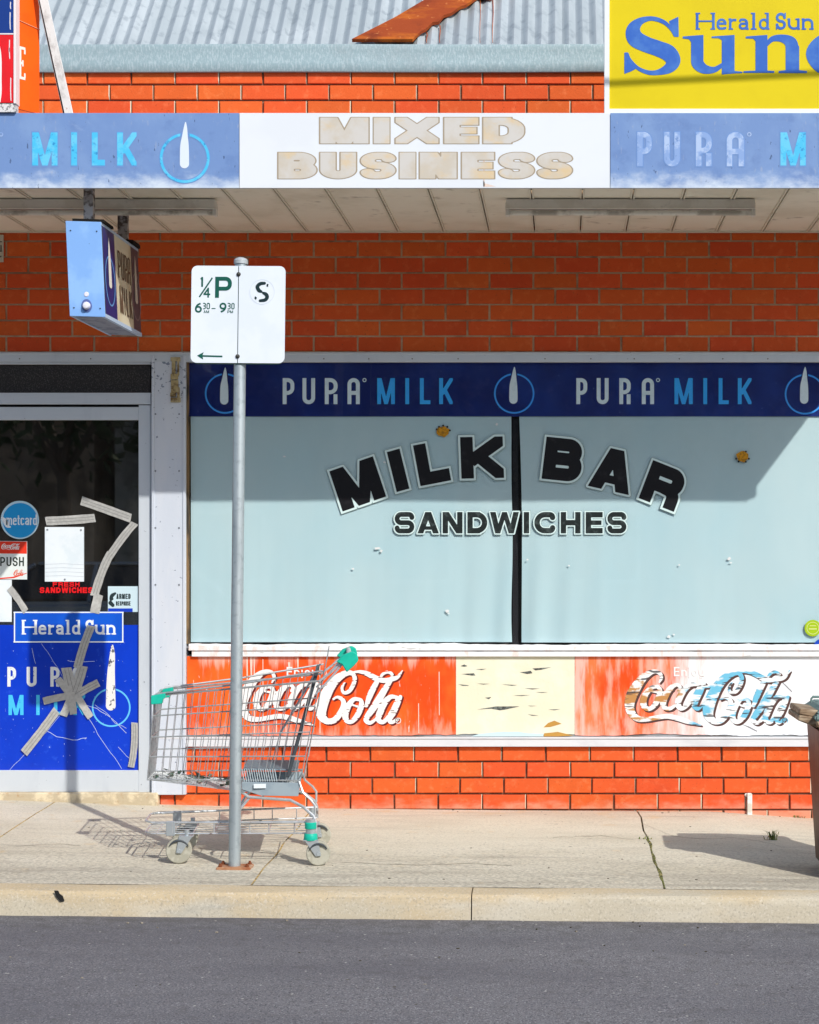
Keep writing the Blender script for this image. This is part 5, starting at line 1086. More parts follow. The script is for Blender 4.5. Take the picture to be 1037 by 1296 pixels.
# wall plate at far left under the awning
e = empty('wall_plate', (PX(-20), -.01, PZ(330)), 'white enamel number plate on the brickwork at the far left edge', 'sign')
m = MB(); m.pbox(-44, 4.4, 297, 331.5, -.012, -.001); m.build('plate', mat('cream enamel', (.62,.58,.48,1), .4), e, bevel=.002)
Print(-.0132).prims([('seg',-2,306,3,306,1,0,0),('seg',1.5,310,1.5,318,1.4,0,0),('seg',-3,318,3,318,1,0,0),('seg',-1,326,2,324,1.2,0,0)], (-6,300,5,330), .4).build('lettering', black_m, e)

# ------------------------------------------------------------------ parking sign
YP = -1.80; gx, gz = PX(297,YP), PZ(1095,YP)
ps = empty('parking_sign', (gx, YP, zp(gx,YP)), 'white parking restriction sign on a grey steel pole at the kerb', 'sign')
ptop = (PX(305.2,YP), YP, PZ(331,YP)); gb = (gx, YP, zp(gx,YP)+.006)
galv_m = mat('galvanised pole', (.40,.46,.49,1), .45, .55, layers=[dict(c=(.55,.62,.64,1), s=12, st=(1,1,.1), a=.6), dict(c=(.28,.33,.36,1), s=30, off=4, lo=.5, hi=.7, a=.5)], bump=.0003, bscale=70)
m = MB(); m.tube([gb, ptop], .0268, 28); m.build('pole', galv_m, ps)
m = MB(); m.lathe(ptop, (0.02,0,1), [(-.012,.0315),(.004,.0315),(.012,.026),(.018,.012),(.02,.001)], 28); m.build('pole_cap', mat('grey cap', (.42,.46,.48,1), .5, .2), ps)
YQ = YP-.034
def plate_poly(x0, x1, yt, yb, rl, rr_):
    out = []
    for (cx, cy, r, a0) in ((x0, yt, rl, 180), (x1, yt, rr_, 270), (x1, yb, rr_, 0), (x0, yb, rl, 90)):
        sx_ = 1 if cx == x0 else -1; sy_ = 1 if cy == yt else -1
        if r == 0: out.append((cx, cy)); continue
        for k in range(7):
            a = R(a0+90*k/6); out.append((cx+sx_*r+math.cos(a)*r, cy+sy_*r+math.sin(a)*r))
    return out
sgn_m = mat('white retroreflective sheet', (.74,.80,.86,1), .35, layers=[dict(c=(.68,.75,.83,1), s=4, a=.6)])
lean = .012
def SM(off=0.): return lambda x, y: (PX(x-(y-398)*.012, YQ+off), YQ+off, PZ(y+(x-301)*.006, YQ+off))
for x0, x1, rl, rr_, sl_ in ((242, 301.0, 7.5, 0, 'left'), (302.0, 361, 0, 7.5, 'right')):
    m = MB(); P_ = plate_poly(x0, x1, 336.5, 459.5, rl, rr_); f_ = SM(); m.prism([f_(a, b) for a, b in P_], (0, .0025, 0)); pl = m.build('sign_plate', sgn_m, ps, bevel=.0004)
m = MB(); f_ = SM(.004); m.prism([f_(a, b) for a, b in plate_poly(243.2, 360, 337.6, 461.0, 7.5, 7.5)], (0, .003, 0)); m.build('backing_plate', mat('green black sign edge', (.02,.06,.05,1), .5), ps)
m = MB(); [m.box(PX(301,YP)-.035, PX(301,YP)+.035, YQ+.008, YP-.02, PZ(y,YP)-.012, PZ(y,YP)+.012) for y in (348, 452)]; m.build_each('clamp', galv_m, ps, bevel=.002)
for y in (347, 451):
    m = MB(); f_ = SM(-.001); m.lathe(f_(301.6, y), (0,-1,0), [(-.002,.010),(.002,.010),(.0021,.006),(.007,.006),(.008,.003)], 8); m.build('bolt', mat('dark bolt', (.10,.10,.09,1), .4, .7), ps)
grn = mat('dark green sign ink', (.008,.095,.07,1), .45); blk = mat('black sign ink', (.012,.03,.035,1), .45)
p = Print(0, SM(-.0012)); cv = lambda x, y: (230+x/7.407, 320+y/7.407)
p.glyph('P', cv(312,422), (156/7.407,0), (0,-197/7.407), .185, 1, .35)
p.prims([('seg',)+cv(285,235)+cv(165,415)+(1.9,0,0), ('seg',)+cv(190,228)+cv(190,320)+(2.3,0,0), ('seg',)+cv(190,232)+cv(176,248)+(1.6,0,0)], (250,346,270,378), .3)
p.glyph('4', cv(203,420), (64/7.407,0), (0,-92/7.407), .155, 1, .3)
for ch, x0, x1, y0, y1, t in (('6',125,190,562,468,.17),('3',197,228,530,470,.14),('0',234,266,530,470,.14),('A',205,228,566,540,.17),('M',232,258,566,540,.17),('9',355,420,562,468,.17),('3',428,460,530,470,.14),('0',466,496,530,470,.14),('P',430,452,566,540,.17),('M',456,482,566,540,.17)):
    a = cv(x0, y0); p.glyph(ch, a, ((x1-x0)/7.407,0), (0,-(y0-y1)/7.407), t, 1, .25)
p.prims([('seg',)+cv(280,523)+cv(318,523)+(1.0,0,0), ('seg',)+cv(388,972)+cv(200,968)+(2.0,0,0), ('poly', [cv(150,966), cv(212,932), cv(200,966), cv(208,1002)])], (248,388,285,458), .3)
p.build('lettering', grn, ps)
p = Print(0, SM(-.0012)); sp_ = [cv(a, b)+(r/7.407,) for a, b, r in ((775,283,13),(735,288,16),(708,315,17),(722,350,17),(745,362,12))]; s2 = [cv(a, b)+(r/7.407,) for a, b, r in ((765,375,12),(790,388,17),(800,415,17),(780,440,16),(735,447,13))]
p.prims(spine(sp_,5)+spine(s2,5)+[('poly', [cv(796,290), cv(812,290), cv(808,318), cv(792,312)]), ('poly', [cv(688,405), cv(706,420), cv(694,440), cv(680,425)])], (320,352,342,385), .3).build('emblem', blk, ps)
Print(0, SM(-.0010)).prims([('ring',)+cv(752,365)+(15.5,.5)], (312,350,352,388), .35).build('emblem_disc', mat('faint disc edge', (.60,.67,.74,1), .4), ps)
rp_m = mat('rusty base plate', (.42,.22,.12,1), .8, .2, layers=[dict(c=(.30,.10,.045,1), s=18, lo=.4, hi=.6, a=.9), dict(c=(.6,.48,.36,1), s=9, off=3, lo=.5, hi=.65, a=.8)], bump=.001)
m = MB(); m.box(gx-.074, gx+.078, YP-.05, YP+.055, zp(gx,YP)-.004, zp(gx,YP)+.011); m.build('base_plate', rp_m, ps, bevel=.003)
m = MB()
for a, b in ((-.058,-.034),(.062,-.034),(-.058,.04),(.062,.04)): m.lathe((gx+a, YP+b, zp(gx,YP)+.010), (0,0,1), [(0,.010),(.008,.010),(.009,.006),(.016,.006)], 6)
m.build_each('anchor_bolt', mat('rust bolt', (.22,.07,.03,1), .8, .3), ps)

# ------------------------------------------------------------------ shopping trolley
YC = -1.50; ND = 8.28-CAMD
tr = empty('shopping_trolley', (PX(300,ND), YC, zp(PX(300,ND),YC)), 'empty wire shopping trolley with green fittings parked behind the pole', 'trolley')
def tx(x): return (x-VX)*8.28/FPX
def tz(y): return CAMZ+(VY-y)*8.28/FPX
def hwid(x): return .19+(.26-.19)*max(0, min(1, (x-190)/210))
def T(x, y, s, k=1.): return Vector((tx(x), YC-s*hwid(x)*k, tz(y)))   # s=+1 near, -1 far
wire_m = mat('zinc plated wire', (.45,.48,.49,1), .35, .5, layers=[dict(c=(.25,.25,.25,1), s=30, lo=.5, hi=.7, a=.6), dict(c=(.20,.10,.06,1), s=20, off=3, lo=.66, hi=.7, a=.7)])
chrome_m = mat('trolley tube', (.58,.61,.63,1), .3, .5, layers=[dict(c=(.35,.35,.35,1), s=16, a=.5), dict(c=(.15,.09,.06,1), s=26, off=3, lo=.62, hi=.68, a=.7)])
teal_m = mat('teal plastic', (.010,.43,.31,1), .4, layers=[dict(c=(.02,.52,.38,1), s=10, a=.5)])
seat_m = mat('dark grey plastic flap', (.055,.065,.075,1), .5); panel_m = mat('grey blue plastic panel', (.27,.34,.39,1), .5, layers=[dict(c=(.36,.43,.47,1), s=6, a=.6)])
def lerp(a, b, t): return a+(b-a)*t
# side profile: front edge and rear edge x at given y
HS = [(880,862),(906,894),(933,927),(958,958),(987,989)]  # near-side horizontals, front y -> rear y
def fx(y): return lerp(197, 187, (y-880)/107.)
def rx(y): return lerp(404, 380, (y-862)/127.)
def wk(y): return lerp(1., .86, max(0, (y-870)/120.))  # narrower towards the floor
for s in (1, -1):
    m = MB()
    for i, (a, b) in enumerate(HS):
        m.tube([T(fx(a), a, s, wk(a)), T((fx(a)+rx(b))/2, (a+b)/2, s, wk(a)), T(rx(b), b, s, wk(b))], .005 if i == 0 else .0034, 6)
        if i < 4:
            a2, b2 = (a+HS[i+1][0])/2, (b+HS[i+1][1])/2
    nv = 21
    for k in range(nv+1):
        u = k/nv; yt_, yb_ = lerp(880, 862, u), lerp(987, 989, u)
        m.tube([T(lerp(fx(yt_), rx(yt_), u), yt_, s, wk(yt_)), T(lerp(fx(yb_), rx(yb_), u), yb_, s, wk(yb_))], .0019, 5)
    # upper rail pair
    m.tube([T(199, 878, s, 1.03), T(300, 866, s, 1.03), T(408, 849, s, 1.03)], .0045, 8)
    m.build('basket_side', wire_m, tr)
m = MB() # floor and front
yf0, yf1 = 987, 1006
for k in range(15):
    q_ = k/14*2-1
    m.tube([Vector((tx(188), YC-q_*hwid(188)*.86, tz(987))), Vector((tx(300), YC-q_*hwid(300)*.86, tz(1002))), Vector((tx(378), YC-q_*hwid(378)*.8, tz(1004)))], .0017, 5)
for k in range(12):
    x = lerp(192, 374, k/11); y = lerp(987, 1003, min(1, (x-188)/112)); m.tube([T(x, y, 1, .86), T(x, y, -1, .86)], .002, 5)
for k in range(12):
    x = lerp(192, 374, k/11); y = lerp(987, 1003, min(1, (x-188)/112))
    for s in (1, -1): m.tube([T(x, y, s, .86), T(x, 987, s, .865)], .0016, 5)
m.build('basket_floor', wire_m, tr)
m = MB()
for y in (880, 906, 933, 958, 987): m.tube([T(fx(y), y, 1, wk(y)), T(fx(y), y, -1, wk(y))], .0026 if y > 885 else .0042, 6)
for k in range(11):
    q_ = k/10*2-1; m.tube([Vector((tx(197), YC-q_*hwid(197), tz(880))), Vector((tx(187), YC-q_*hwid(187)*.86, tz(987)))], .0018, 5)
m.build('basket_front', wire_m, tr)
m = MB() # rear gate wires, standing above the rim
for y in (830, 862, 894, 927, 958, 985): m.tube([T(rx(y)+4, y, 1, .94), T(rx(y)+4, y, -1, .94)], .0028, 6)
for k in range(11):
    q_ = (k/10*2-1)*.94; m.tube([Vector((tx(rx(824)+4), YC-q_*hwid(400), tz(824))), Vector((tx(rx(985)+3), YC-q_*hwid(400), tz(985)))], .002, 5)
m.build('rear_gate', wire_m, tr)
m = MB(); # folded child seat flap
def slab(x0a, y0a, x1a, y1a, wd, k, name, mt, th=.010):
    mm = MB(); a = T(x0a, y0a, 1, k); b = T(x1a, y1a, 1, k); c = T(x1a, y1a, -1, k); d = T(x0a, y0a, -1, k)
    nrm = (b-a).cross(d-a).normalized()*th; mm.hexa([a, b, c, d], [p_+nrm for p_ in (a, b, c, d)]); return mm.build(name, mt, tr, bevel=.003)
slab(403, 850, 366, 985, 0, .90, 'seat_flap', seat_m, -.016)
mm = MB()
for k in range(8):
    q_ = (k/7*2-1)*.8; mm.tube([Vector((tx(398), YC-q_*.25, tz(856))), Vector((tx(352), YC-q_*.25, tz(935))), Vector((tx(338), YC-q_*.25, tz(985)))], .0019, 5)
for (x, y) in ((390,870),(370,904),(352,935),(338,985)): mm.tube([T(x, y, 1, .84), T(x, y, -1, .84)], .0022, 6)
mm.build('child_seat_frame', wire_m, tr)
mm = MB()
q_ = [T(306, 990, 1, .9), T(379, 992, 1, .9), T(377, 1009, 1, .88), T(330, 1008, 1, .88), T(306, 1000, 1, .88)]
mm.prism(q_, (0, .006, 0)); q_ = [T(306, 990, -1, .9), T(379, 992, -1, .9), T(377, 1009, -1, .88), T(306, 1006, -1, .88)]; mm.prism(q_, (0, -.006, 0))
mm.hexa([T(306,1003,1,.86), T(377,1008,1,.86), T(377,1008,-1,.86), T(306,1003,-1,.86)], [v+Vector((0,0,.005)) for v in (T(306,1003,1,.86), T(377,1008,1,.86), T(377,1008,-1,.86), T(306,1003,-1,.86))])
mm.build('base_panel', panel_m, tr, bevel=.001)
slab(307, 976, 376, 978, 0, .8, 'seat_panel', mat('ribbed seat plastic', (.16,.21,.25,1), .5), .008)
mm = MB()
for k in range(15):
    x = lerp(309, 350, k/14); mm.tube([T(x-3, 974, 1, .88), T(x, 990, 1, .89)], .0022, 5)
mm.build('panel_rib', mat('pale plastic rib', (.42,.5,.54,1), .5), tr)
mm = MB(); q_ = T(321, 992, 1, .92); mm.box(q_.x, q_.x+.055, q_.y-.004, q_.y-.002, q_.z-.022, q_.z-.002); mm.build('maker_label', mat('white label', (.7,.78,.82,1), .5), tr)
# chassis tubes
mm = MB()
for s in (1, -1):
    mm.tube([T(300, 999, s, .8), T(314, 1010, s, .82), T(340, 1012, s, .84), T(367, 1014, s, .86), T(383, 1022, s, .92), T(396, 1033, s, .98), T(399, 1041, s, 1), T(399, 1056, s, 1)], .0068, 10)
    mm.tube([T(378, 990, s, .9), T(383, 1004, s, .93), T(393, 1013, s, .97), T(398, 1020, s, .97), T(398, 1034, s, .97)], .005, 8)
    mm.tube([T(316, 1010, s, .8), T(303, 1026, s, .8), T(296, 1041, s, .8)], .0065, 8)
mm.build_each('chassis_tube', chrome_m, tr)
mm = MB()
for y in (1041, 1055):
    pts_ = [T(399, y, 1, .97), T(300, y+.3, 1, .93), T(192, y+.6, 1, .82)]+[T(184, y, 1, .6), T(184, y, -1, .6)]+[T(192, y+.6, -1, .82), T(300, y+.3, -1, .93), T(399, y, -1, .97)]
    mm.tube(pts_, .0048 if y < 1050 else .0038, 8)
for x in (219, 271, 316, 340, 372):
    for s in (1, -1): mm.tube([T(x, 1041, s, .9), T(x, 1055, s, .9)], .0026, 6)
for x in (199, 219, 245, 271, 300, 340, 372): mm.tube([T(x, 1055, 1, .88), T(x, 1055, -1, .88)], .0024, 6)
for q_ in (-.6,-.3,0,.3,.6): mm.tube([Vector((tx(186), YC-q_*.2, tz(1055))), Vector((tx(392), YC-q_*.28, tz(1055)))], .0022, 6)
mm.build('lower_tray', chrome_m, tr)
# handle
mm = MB(); hh = T(441, 829, 1); hf = T(441, 829, -1)
mm.tube([T(441, 829, 1, 1.0), T(441, 829, -1, 1.0)], .011, 14); mm.build('handle', mat('grey handle grip', (.5,.52,.52,1), .4), tr)
mm = MB()
for s in (1, -1):
    mm.tube([T(404, 862, s, .97), T(420, 850, s, .98), T(441, 829, s, 1.0)], .0055, 8); mm.tube([T(398, 880, s, .97), T(420, 856, s, .98), T(441, 831, s, 1.)], .0045, 8)
mm.build_each('handle_arm', chrome_m, tr)
for s in (1, -1):
    mm = MB(); yy = YC-s*hwid(441)
    pts_ = [(425,838),(433,829),(445,824.5),(451,828),(453,836),(447,843),(438,851),(432,841)]
    mm.prism([Vector((tx(a), yy-.022, tz(b))) for a, b in pts_], (0, .044, 0)); mm.build('handle_cap', teal_m, tr, bevel=.004)
for s in (1, -1):
    mm = MB(); yy = YC-s*hwid(195)*1.0
    mm.prism([Vector((tx(a), yy-.018, tz(b))) for a, b in ((193,880),(211,877),(211,883),(208,884),(207,890),(193,891))], (0, .036, 0)); mm.build('corner_bumper', teal_m, tr, bevel=.0025)
# wheels
tyre_m = mat('grey rubber tyre', (.42,.41,.34,1), .6, layers=[dict(c=(.30,.29,.23,1), s=30, a=.7)]); hub_m = mat('pale hub', (.34,.38,.40,1), .45, .2); fork_m = mat('zinc fork', (.48,.53,.56,1), .35, .6)
def wheel(cx, cy, s, r, k=1., dirx=1, top=(0,0), rear=True):
    c = T(cx, 1080, s, k); gr = zp(c.x, c.y); c = Vector((c.x, c.y, gr+r+.001)); sgn = 1
    mm = MB(); mm.lathe(c+Vector((0,-.016,0)), (0,1,0), [(0,r*.70),(0,r*.93),(.004,r),(.028,r),(.032,r*.93),(.032,r*.70)], 32); ty = mm.build('wheel', tyre_m, tr)
    mm = MB(); mm.lathe(c+Vector((0,-.0125,0)), (0,1,0), [(0,r*.25),(.002,r*.66),(.0,r*.69),(.025,r*.69),(.023,r*.66),(.025,r*.25)], 28); mm.lathe(c+Vector((0,-.028,0)), (0,1,0), [(0,.004),(.0,.009),(.004,.010),(.052,.010),(.056,.009),(.056,.004)], 12); mm.build('hub', hub_m, ty)
    mm = MB(); pv = Vector((c.x+dirx*.035, c.y, gr+2*r+.006))
    for side_ in (-1, 1):
        yy = c.y+side_*.022
        P_ = [Vector((c.x-dirx*.012, yy, c.z-.010)), Vector((c.x+dirx*.012, yy, c.z-.012)), Vector((pv.x+dirx*.026, yy, pv.z)), Vector((pv.x-dirx*.034, yy, pv.z))]
        mm.prism(P_ if dirx > 0 else P_[::-1], (0, side_*.003, 0))
    mm.box(pv.x-.034, pv.x+.030, c.y-.025, c.y+.025, pv.z-.002, pv.z+.003)
    gd = MB(); gp = [c+Vector((math.cos(R(a))*r*.80*dirx, -.0235, math.sin(R(a))*r*.80)) for a in range(150, 10, -14)]; gd.tube(gp, [.0025+.0035*math.sin(math.pi*i/(len(gp)-1)) for i in range(len(gp))], 6); gd.build('wheel_guard', seat_m, tr)
    mm.tube([pv, pv+Vector((0,0,.03))], .011, 12); mm.build('fork', fork_m, tr, bevel=.0008); return pv
for s in (1, -1):
    pv = wheel(402.5, 0, s, .0555, 1.0, -1)
    mm = MB(); zt_ = tz(1039)
    if s == -1: mm.tube([pv+Vector((0,0,.028)), pv+Vector((0,0,.075))], .015, 12); mm.build('castor_stem', fork_m, tr); pv = wheel(227, 0, s, .0590, .86, 1); continue
    mm.lathe((pv.x, pv.y, pv.z), (0,0,1), [(0,.0305),(.003,.032),(.026,.030),(.030,.027)], 20); mm.lathe((pv.x, pv.y, pv.z+.052), (0,0,1), [(0,.026),(.003,.027),(.026,.027),(.029,.024)], 20); mm.build_each('castor_collar', teal_m, tr)
    mm = MB(); mm.tube([pv+Vector((0,0,.028)), pv+Vector((0,0,.095))], .0225, 16); mm.build('castor_stem', fork_m, tr)
    pv = wheel(227, 0, s, .0590, .86, 1)
    pass
for s in (1, -1):
    q_ = T(216, 1055, s, .86); mm = MB(); mm.box(q_.x-.018, q_.x+.022, q_.y-.010, q_.y+.010, q_.z-.012, tz(1040)); mm.build('castor_bracket', fork_m, tr, bevel=.002)
# pull the front castor under its bracket is handled by the fork plate
# litter: leaves in the basket
m = MB(); rg3 = random.Random(11)
for k in range(46):
    x = rg3.uniform(194, 300); q_ = rg3.uniform(-1, 1); y = lerp(985, 1000, min(1, (x-188)/112)); c = Vector((tx(x), YC-q_*hwid(x)*.8, tz(y)+rg3.uniform(0, .012)))
    a = Vector((rg3.uniform(-1,1), rg3.uniform(-1,1), rg3.uniform(-.5,.5))).normalized()*rg3.uniform(.012,.026); b = Vector((rg3.uniform(-1,1), rg3.uniform(-1,1), rg3.uniform(-.5,.5))).normalized()*rg3.uniform(.008,.016)
    m.poly([c-a, c+b, c+a, c-b])
o = m.build('leaf_litter', mat('dry leaf litter', (.10,.09,.06,1), .9, layers=[dict(c=(.25,.25,.2,1), s=60), dict(c=(.05,.12,.10,1), s=80, off=3)]), smooth=False); tag(o, kind='stuff'); o['label'] = 'scrappy leaf litter caught on the trolley basket floor'; o['category'] = 'litter'
# the trolley stands turned a few degrees on the footpath
pv0 = tr.location.copy(); yaw = Matrix.Rotation(R(7), 3, 'Z'); sh0 = Vector((-.027, 0, 0))
tr.rotation_euler.z = R(7); tr.location = pv0+sh0
o.location = pv0+yaw@(o.location-pv0)+sh0; o.rotation_euler.z = R(7)

# ------------------------------------------------------------------ wheelie bin
bz = -.057; BX0 = PX(1031,-1.96)
bn_ = empty('wheelie_bin', (BX0+.31, -1.76, bz), 'dark brown wheelie bin with grey green lid at the right edge of the footpath', 'bin')
body_m = mat('brown bin plastic', (.085,.045,.030,1), .45, layers=[dict(c=(.16,.12,.07,1), s=5, st=(2,1,.6), lo=.45, hi=.7, a=.8), dict(c=(.04,.022,.018,1), s=9, off=4, a=.6)])
rim_m = mat('weathered tan bin rim', (.30,.21,.13,1), .65, layers=[dict(c=(.50,.40,.28,1), s=14, st=(.6,1,3), a=.7), dict(c=(.14,.09,.055,1), s=30, st=(.5,1,3), off=3, a=.6)], bump=.001)
lid_m = mat('grey green lid plastic', (.15,.23,.22,1), .5, layers=[dict(c=(.24,.33,.31,1), s=8, a=.6)])
yb0, yb1 = -1.99, -1.52; xb = PX(1031,-1.52); xt = PX(1020.5,-1.52); zt3 = PZ(921,-1.99)
m = MB(); lo = [(xb, yb0+.03), (xb+.40, yb0+.03), (xb+.40, yb1-.03), (xb, yb1-.03)]; hi = [(xt, yb0), (xb+.47, yb0), (xb+.47, yb1), (xt, yb1)]
m.hexa([(a, b, bz+.02) for a, b in lo], [(a, b, zt3) for a, b in hi]); m.build('body', body_m, bn_, bevel=.02, seg=3)
m = MB(); m.hexa([(xt-.012, yb0-.012, zt3-.0), (xb+.485, yb0-.012, zt3), (xb+.485, yb1+.012, zt3), (xt-.012, yb1+.012, zt3)], [(xt-.02, yb0-.018, zt3+.028), (xb+.49, yb0-.018, zt3+.028), (xb+.49, yb1+.018, zt3+.028), (xt-.02, yb1+.018, zt3+.028)]); m.build('rim', rim_m, bn_, bevel=.004)
m = MB(); xh0 = PX(998,-1.62); zA = PZ(912,-1.96)
m.prism([(xh0, 0, zA-.0), (xt-.005, 0, zA-.034), (xt-.005, 0, zA+.012), (xh0+.006, 0, zA+.024)], (0, .36, 0)); 
for v in m.b.verts: v.co.y += -1.95
m.build('hinge_handle', rim_m, bn_, bevel=.005)
m = MB(); m.prism([(xh0+.006, 0, zA+.027), (xt+.02, 0, zA+.004), (xt+.02, 0, zA+.04), (xh0+.012, 0, zA+.052)], (0, .34, 0))
for v in m.b.verts: v.co.y += -1.94
m.build('lid_hinge', rim_m, bn_, bevel=.004)
m = MB(); xl = PX(1013,-1.52)
def lidf(h, ins): return [(xl+ins, yb0-.02+ins, h), (xb+.50-ins, yb0-.02+ins, h), (xb+.50-ins, yb1+.02-ins, h), (xl+ins, yb1+.02-ins, h)]
m.hexa(lidf(zt3+.030, 0), lidf(zt3+.058, .004)); m.hexa(lidf(zt3+.059, .01), lidf(zt3+.092, .05)); m.build('lid', lid_m, bn_, bevel=.008, seg=2)
m = MB(); hx = PX(1027,-1.7); hz = zt3+.088; m.tube([(hx, -1.7, hz), (hx, -1.7, hz+.018), (hx+.008, -1.7, hz+.026), (hx+.06, -1.7, hz+.026), (hx+.068, -1.7, hz+.018), (hx+.068, -1.7, hz)], .005, 8); m.build('lid_loop', lid_m, bn_)
for yy in (yb0+.05, yb1-.09):
    m = MB(); m.lathe((xb+.37, yy, bz+.085), (0,1,0), [(0,.05),(0,.08),(.004,.085),(.04,.085),(.044,.08),(.044,.05)], 24); m.build('wheel', mat('black bin wheel', (.02,.02,.02,1), .7), bn_)

# ------------------------------------------------------------------ small things on the footpath
m = MB(); pxx = PX(949,-.02); m.box(pxx-.014, pxx+.014, -.022, -.001, interp(pxx,ZW)-.01, PZ(1004,-.02)); o = m.build('pipe_stub', mat('white pvc', (.8,.8,.77,1), .5, layers=[dict(c=(.6,.58,.5,1), s=20)]), bevel=.004); tag(o, 'short white upright pipe stub against the low brick base near the bin', 'pipe')
m = MB(); m.lathe((PX(944.6), -.004, PZ(1006)), (0,-1,0), [(0,.010),(.002,.008),(.0021,.004),(.001,.0035)], 12); o = m.build('pipe_clip', mat('pale clip', (.7,.65,.6,1), .6)); tag(o, 'tiny round clip on the brick beside the white pipe stub', 'clip')
def tuft(x, y, n, h, lab, seed):
    Yw = 0
    for _ in range(20):
        X = (x-VX)*(CAMD+Yw)/FPX; d = (CAMZ-zp(X, Yw))*FPX/(y-VY); Yw = d-CAMD
    X = PX(x, Yw); m = MB(); rg_ = random.Random(seed)
    for k in range(n):
        a = rg_.uniform(0, 6.28); l = h*rg_.uniform(.5, 1.2); bx_, by_ = X+rg_.uniform(-.03,.03), Yw+rg_.uniform(-.006,.006); d = Vector((math.cos(a), math.sin(a)*.6, 0)); sdv = Vector((-d.y, d.x, 0))*.003
        p0 = Vector((bx_, by_, zp(X,Yw)-.003)); p1 = p0+d*l*.35+Vector((0,0,l*.7)); p2 = p0+d*l*.9+Vector((0,0,l*.9))
        m.poly([p0-sdv, p0+sdv, p1+sdv*1.6, p1-sdv*1.6]); m.poly([p1-sdv*1.6, p1+sdv*1.6, p2])
    o = m.build('weed', mat('weed green '+str(seed), (.16,.22,.05,1), .7, layers=[dict(c=(.30,.28,.10,1), s=40)]), smooth=False); tag(o, lab, 'weed')
tuft(976, 1063, 26, .055, 'small green weed in a footpath crack above the bin shadow', 3)
tuft(817, 1062, 16, .016, 'low moss tuft growing in the right footpath joint', 5)
tuft(1011, 1035, 12, .02, 'sparse grass blades at the wall foot beside the pipe stub', 8)
m = MB(); rg_ = random.Random(2)
def kerbstain(x, y, wd, hh_):
    return
Yk = -2.337
m.prism([(PX(a,Yk), Yk-.001, PZ(b,Yk)) for a, b in ((69,1127),(74,1127),(76,1131),(80,1134),(82,1140),(77,1141),(72,1135))], (0, -.004, 0)); o = m.build('tar_blob', mat('black tar', (.02,.02,.02,1), .5)); tag(o, 'small black tar spot stuck on the kerb face', 'tar spot')
# fine cracks in the concrete
m = MB()
def ground_y(x, y):
    Yw = -1
    for _ in range(25):
        X = (x-VX)*(CAMD+Yw)/FPX; d = (CAMZ-zp(X, Yw))*FPX/(y-VY); Yw = d-CAMD
    return Vector((PX(x, Yw), Yw, zp(PX(x, Yw), Yw)+.0012))
for pts_ in ([(812,1042),(850,1058),(885,1062),(930,1061),(960,1064),(1000,1075)], [(700,1060),(760,1058),(812,1064)], [(430,1092),(520,1095),(600,1093),(660,1096)], [(20,1072),(70,1068),(110,1071)]):
    q2 = []
    for (a, b), (c, d) in zip(pts_, pts_[1:]):
        for k in range(5): q2.append((a+(c-a)*k/5+rg_.uniform(-1,1), b+(d-b)*k/5+rg_.uniform(-.5,.5)))
    for a, b in zip(q2, q2[1:]):
        A_, B_ = ground_y(*a), ground_y(*b); wv = Vector((0, rg_.uniform(.0015,.004), 0)); m.poly([A_-wv, B_-wv, B_+wv, A_+wv])
m.build('hairline_crack', mat('crack dirt', (.20,.17,.12,1), .95), pave)
# twigs, leaves and grit lying on the road and footpath
m = MB(); rg_ = random.Random(9)
for k in range(170):
    X, Y = rg_.uniform(-3.2, 2.2), (rg_.uniform(-2.15, -.05) if k < 70 else -2.36-abs(rg_.gauss(0, 1.2)) if k < 150 else rg_.uniform(-.08, -.01)); z = zp(X, Y) if Y > -2.2 else zr(X, Y)+.004
    r_ = rg_.uniform(.002, .006); c = Vector((X, Y, z+r_*.4)); a = rg_.uniform(0, 6.28)
    P_ = [c+Vector((math.cos(a+t_)*r_*rg_.uniform(.6,1.5), math.sin(a+t_)*r_, 0)) for t_ in (0, 1.6, 3.1, 4.7)]; m.hexa(P_, [p_-Vector((0,0,r_*.8)) for p_ in P_])
m.build('grit', mat('scattered grit', (.34,.30,.24,1), .9, layers=[dict(c=(.08,.07,.05,1), s=6, lo=.45, hi=.5)]), smooth=False, kind='stuff')

# ------------------------------------------------------------------ the far side of the street (seen only in reflections)
m = MB(); m.box(-40, 40, -23, -19.6, -.3, -.02); m.build('far_footpath', conc_m, kind='structure')
def tree(X, Y, h, seed, lab):
    rg_ = random.Random(seed); e = empty('street_tree', (X, Y, -.02), lab, 'tree', 'street trees across the road')
    m = MB(); top = Vector((X+rg_.uniform(-.3,.3), Y, h*.5)); m.tube([(X, Y, -.05), (X+.05, Y, h*.25), top], [.17,.13,.09], 8)
    ends = []
    for k in range(6):
        a = k*1.05+rg_.uniform(-.3,.3); en = top+Vector((math.cos(a)*h*.22, math.sin(a)*h*.22, h*rg_.uniform(.12,.35))); m.tube([top-Vector((0,0,h*.08)), (top+en)/2+Vector((0,0,.1)), en], [.07,.045,.02], 6); ends.append(en)
    m.build('trunk', mat('bark '+str(seed), (.12,.09,.07,1), .9), e)
    m = MB()
    for k in range(1500):
        c = rg_.choice(ends)+Vector((rg_.gauss(0,1), rg_.gauss(0,1), rg_.gauss(0,.8)))*h*.11
        a = Vector((rg_.uniform(-1,1), rg_.uniform(-1,1), rg_.uniform(-1,1))).normalized()*.16; b = Vector((rg_.uniform(-1,1), rg_.uniform(-1,1), rg_.uniform(-1,1))).normalized()*.09
        m.poly([c-a, c+b, c+a, c-b])
    m.build('crown', mat('foliage '+str(seed), (.05,.075,.03,1), .8), e, smooth=False)
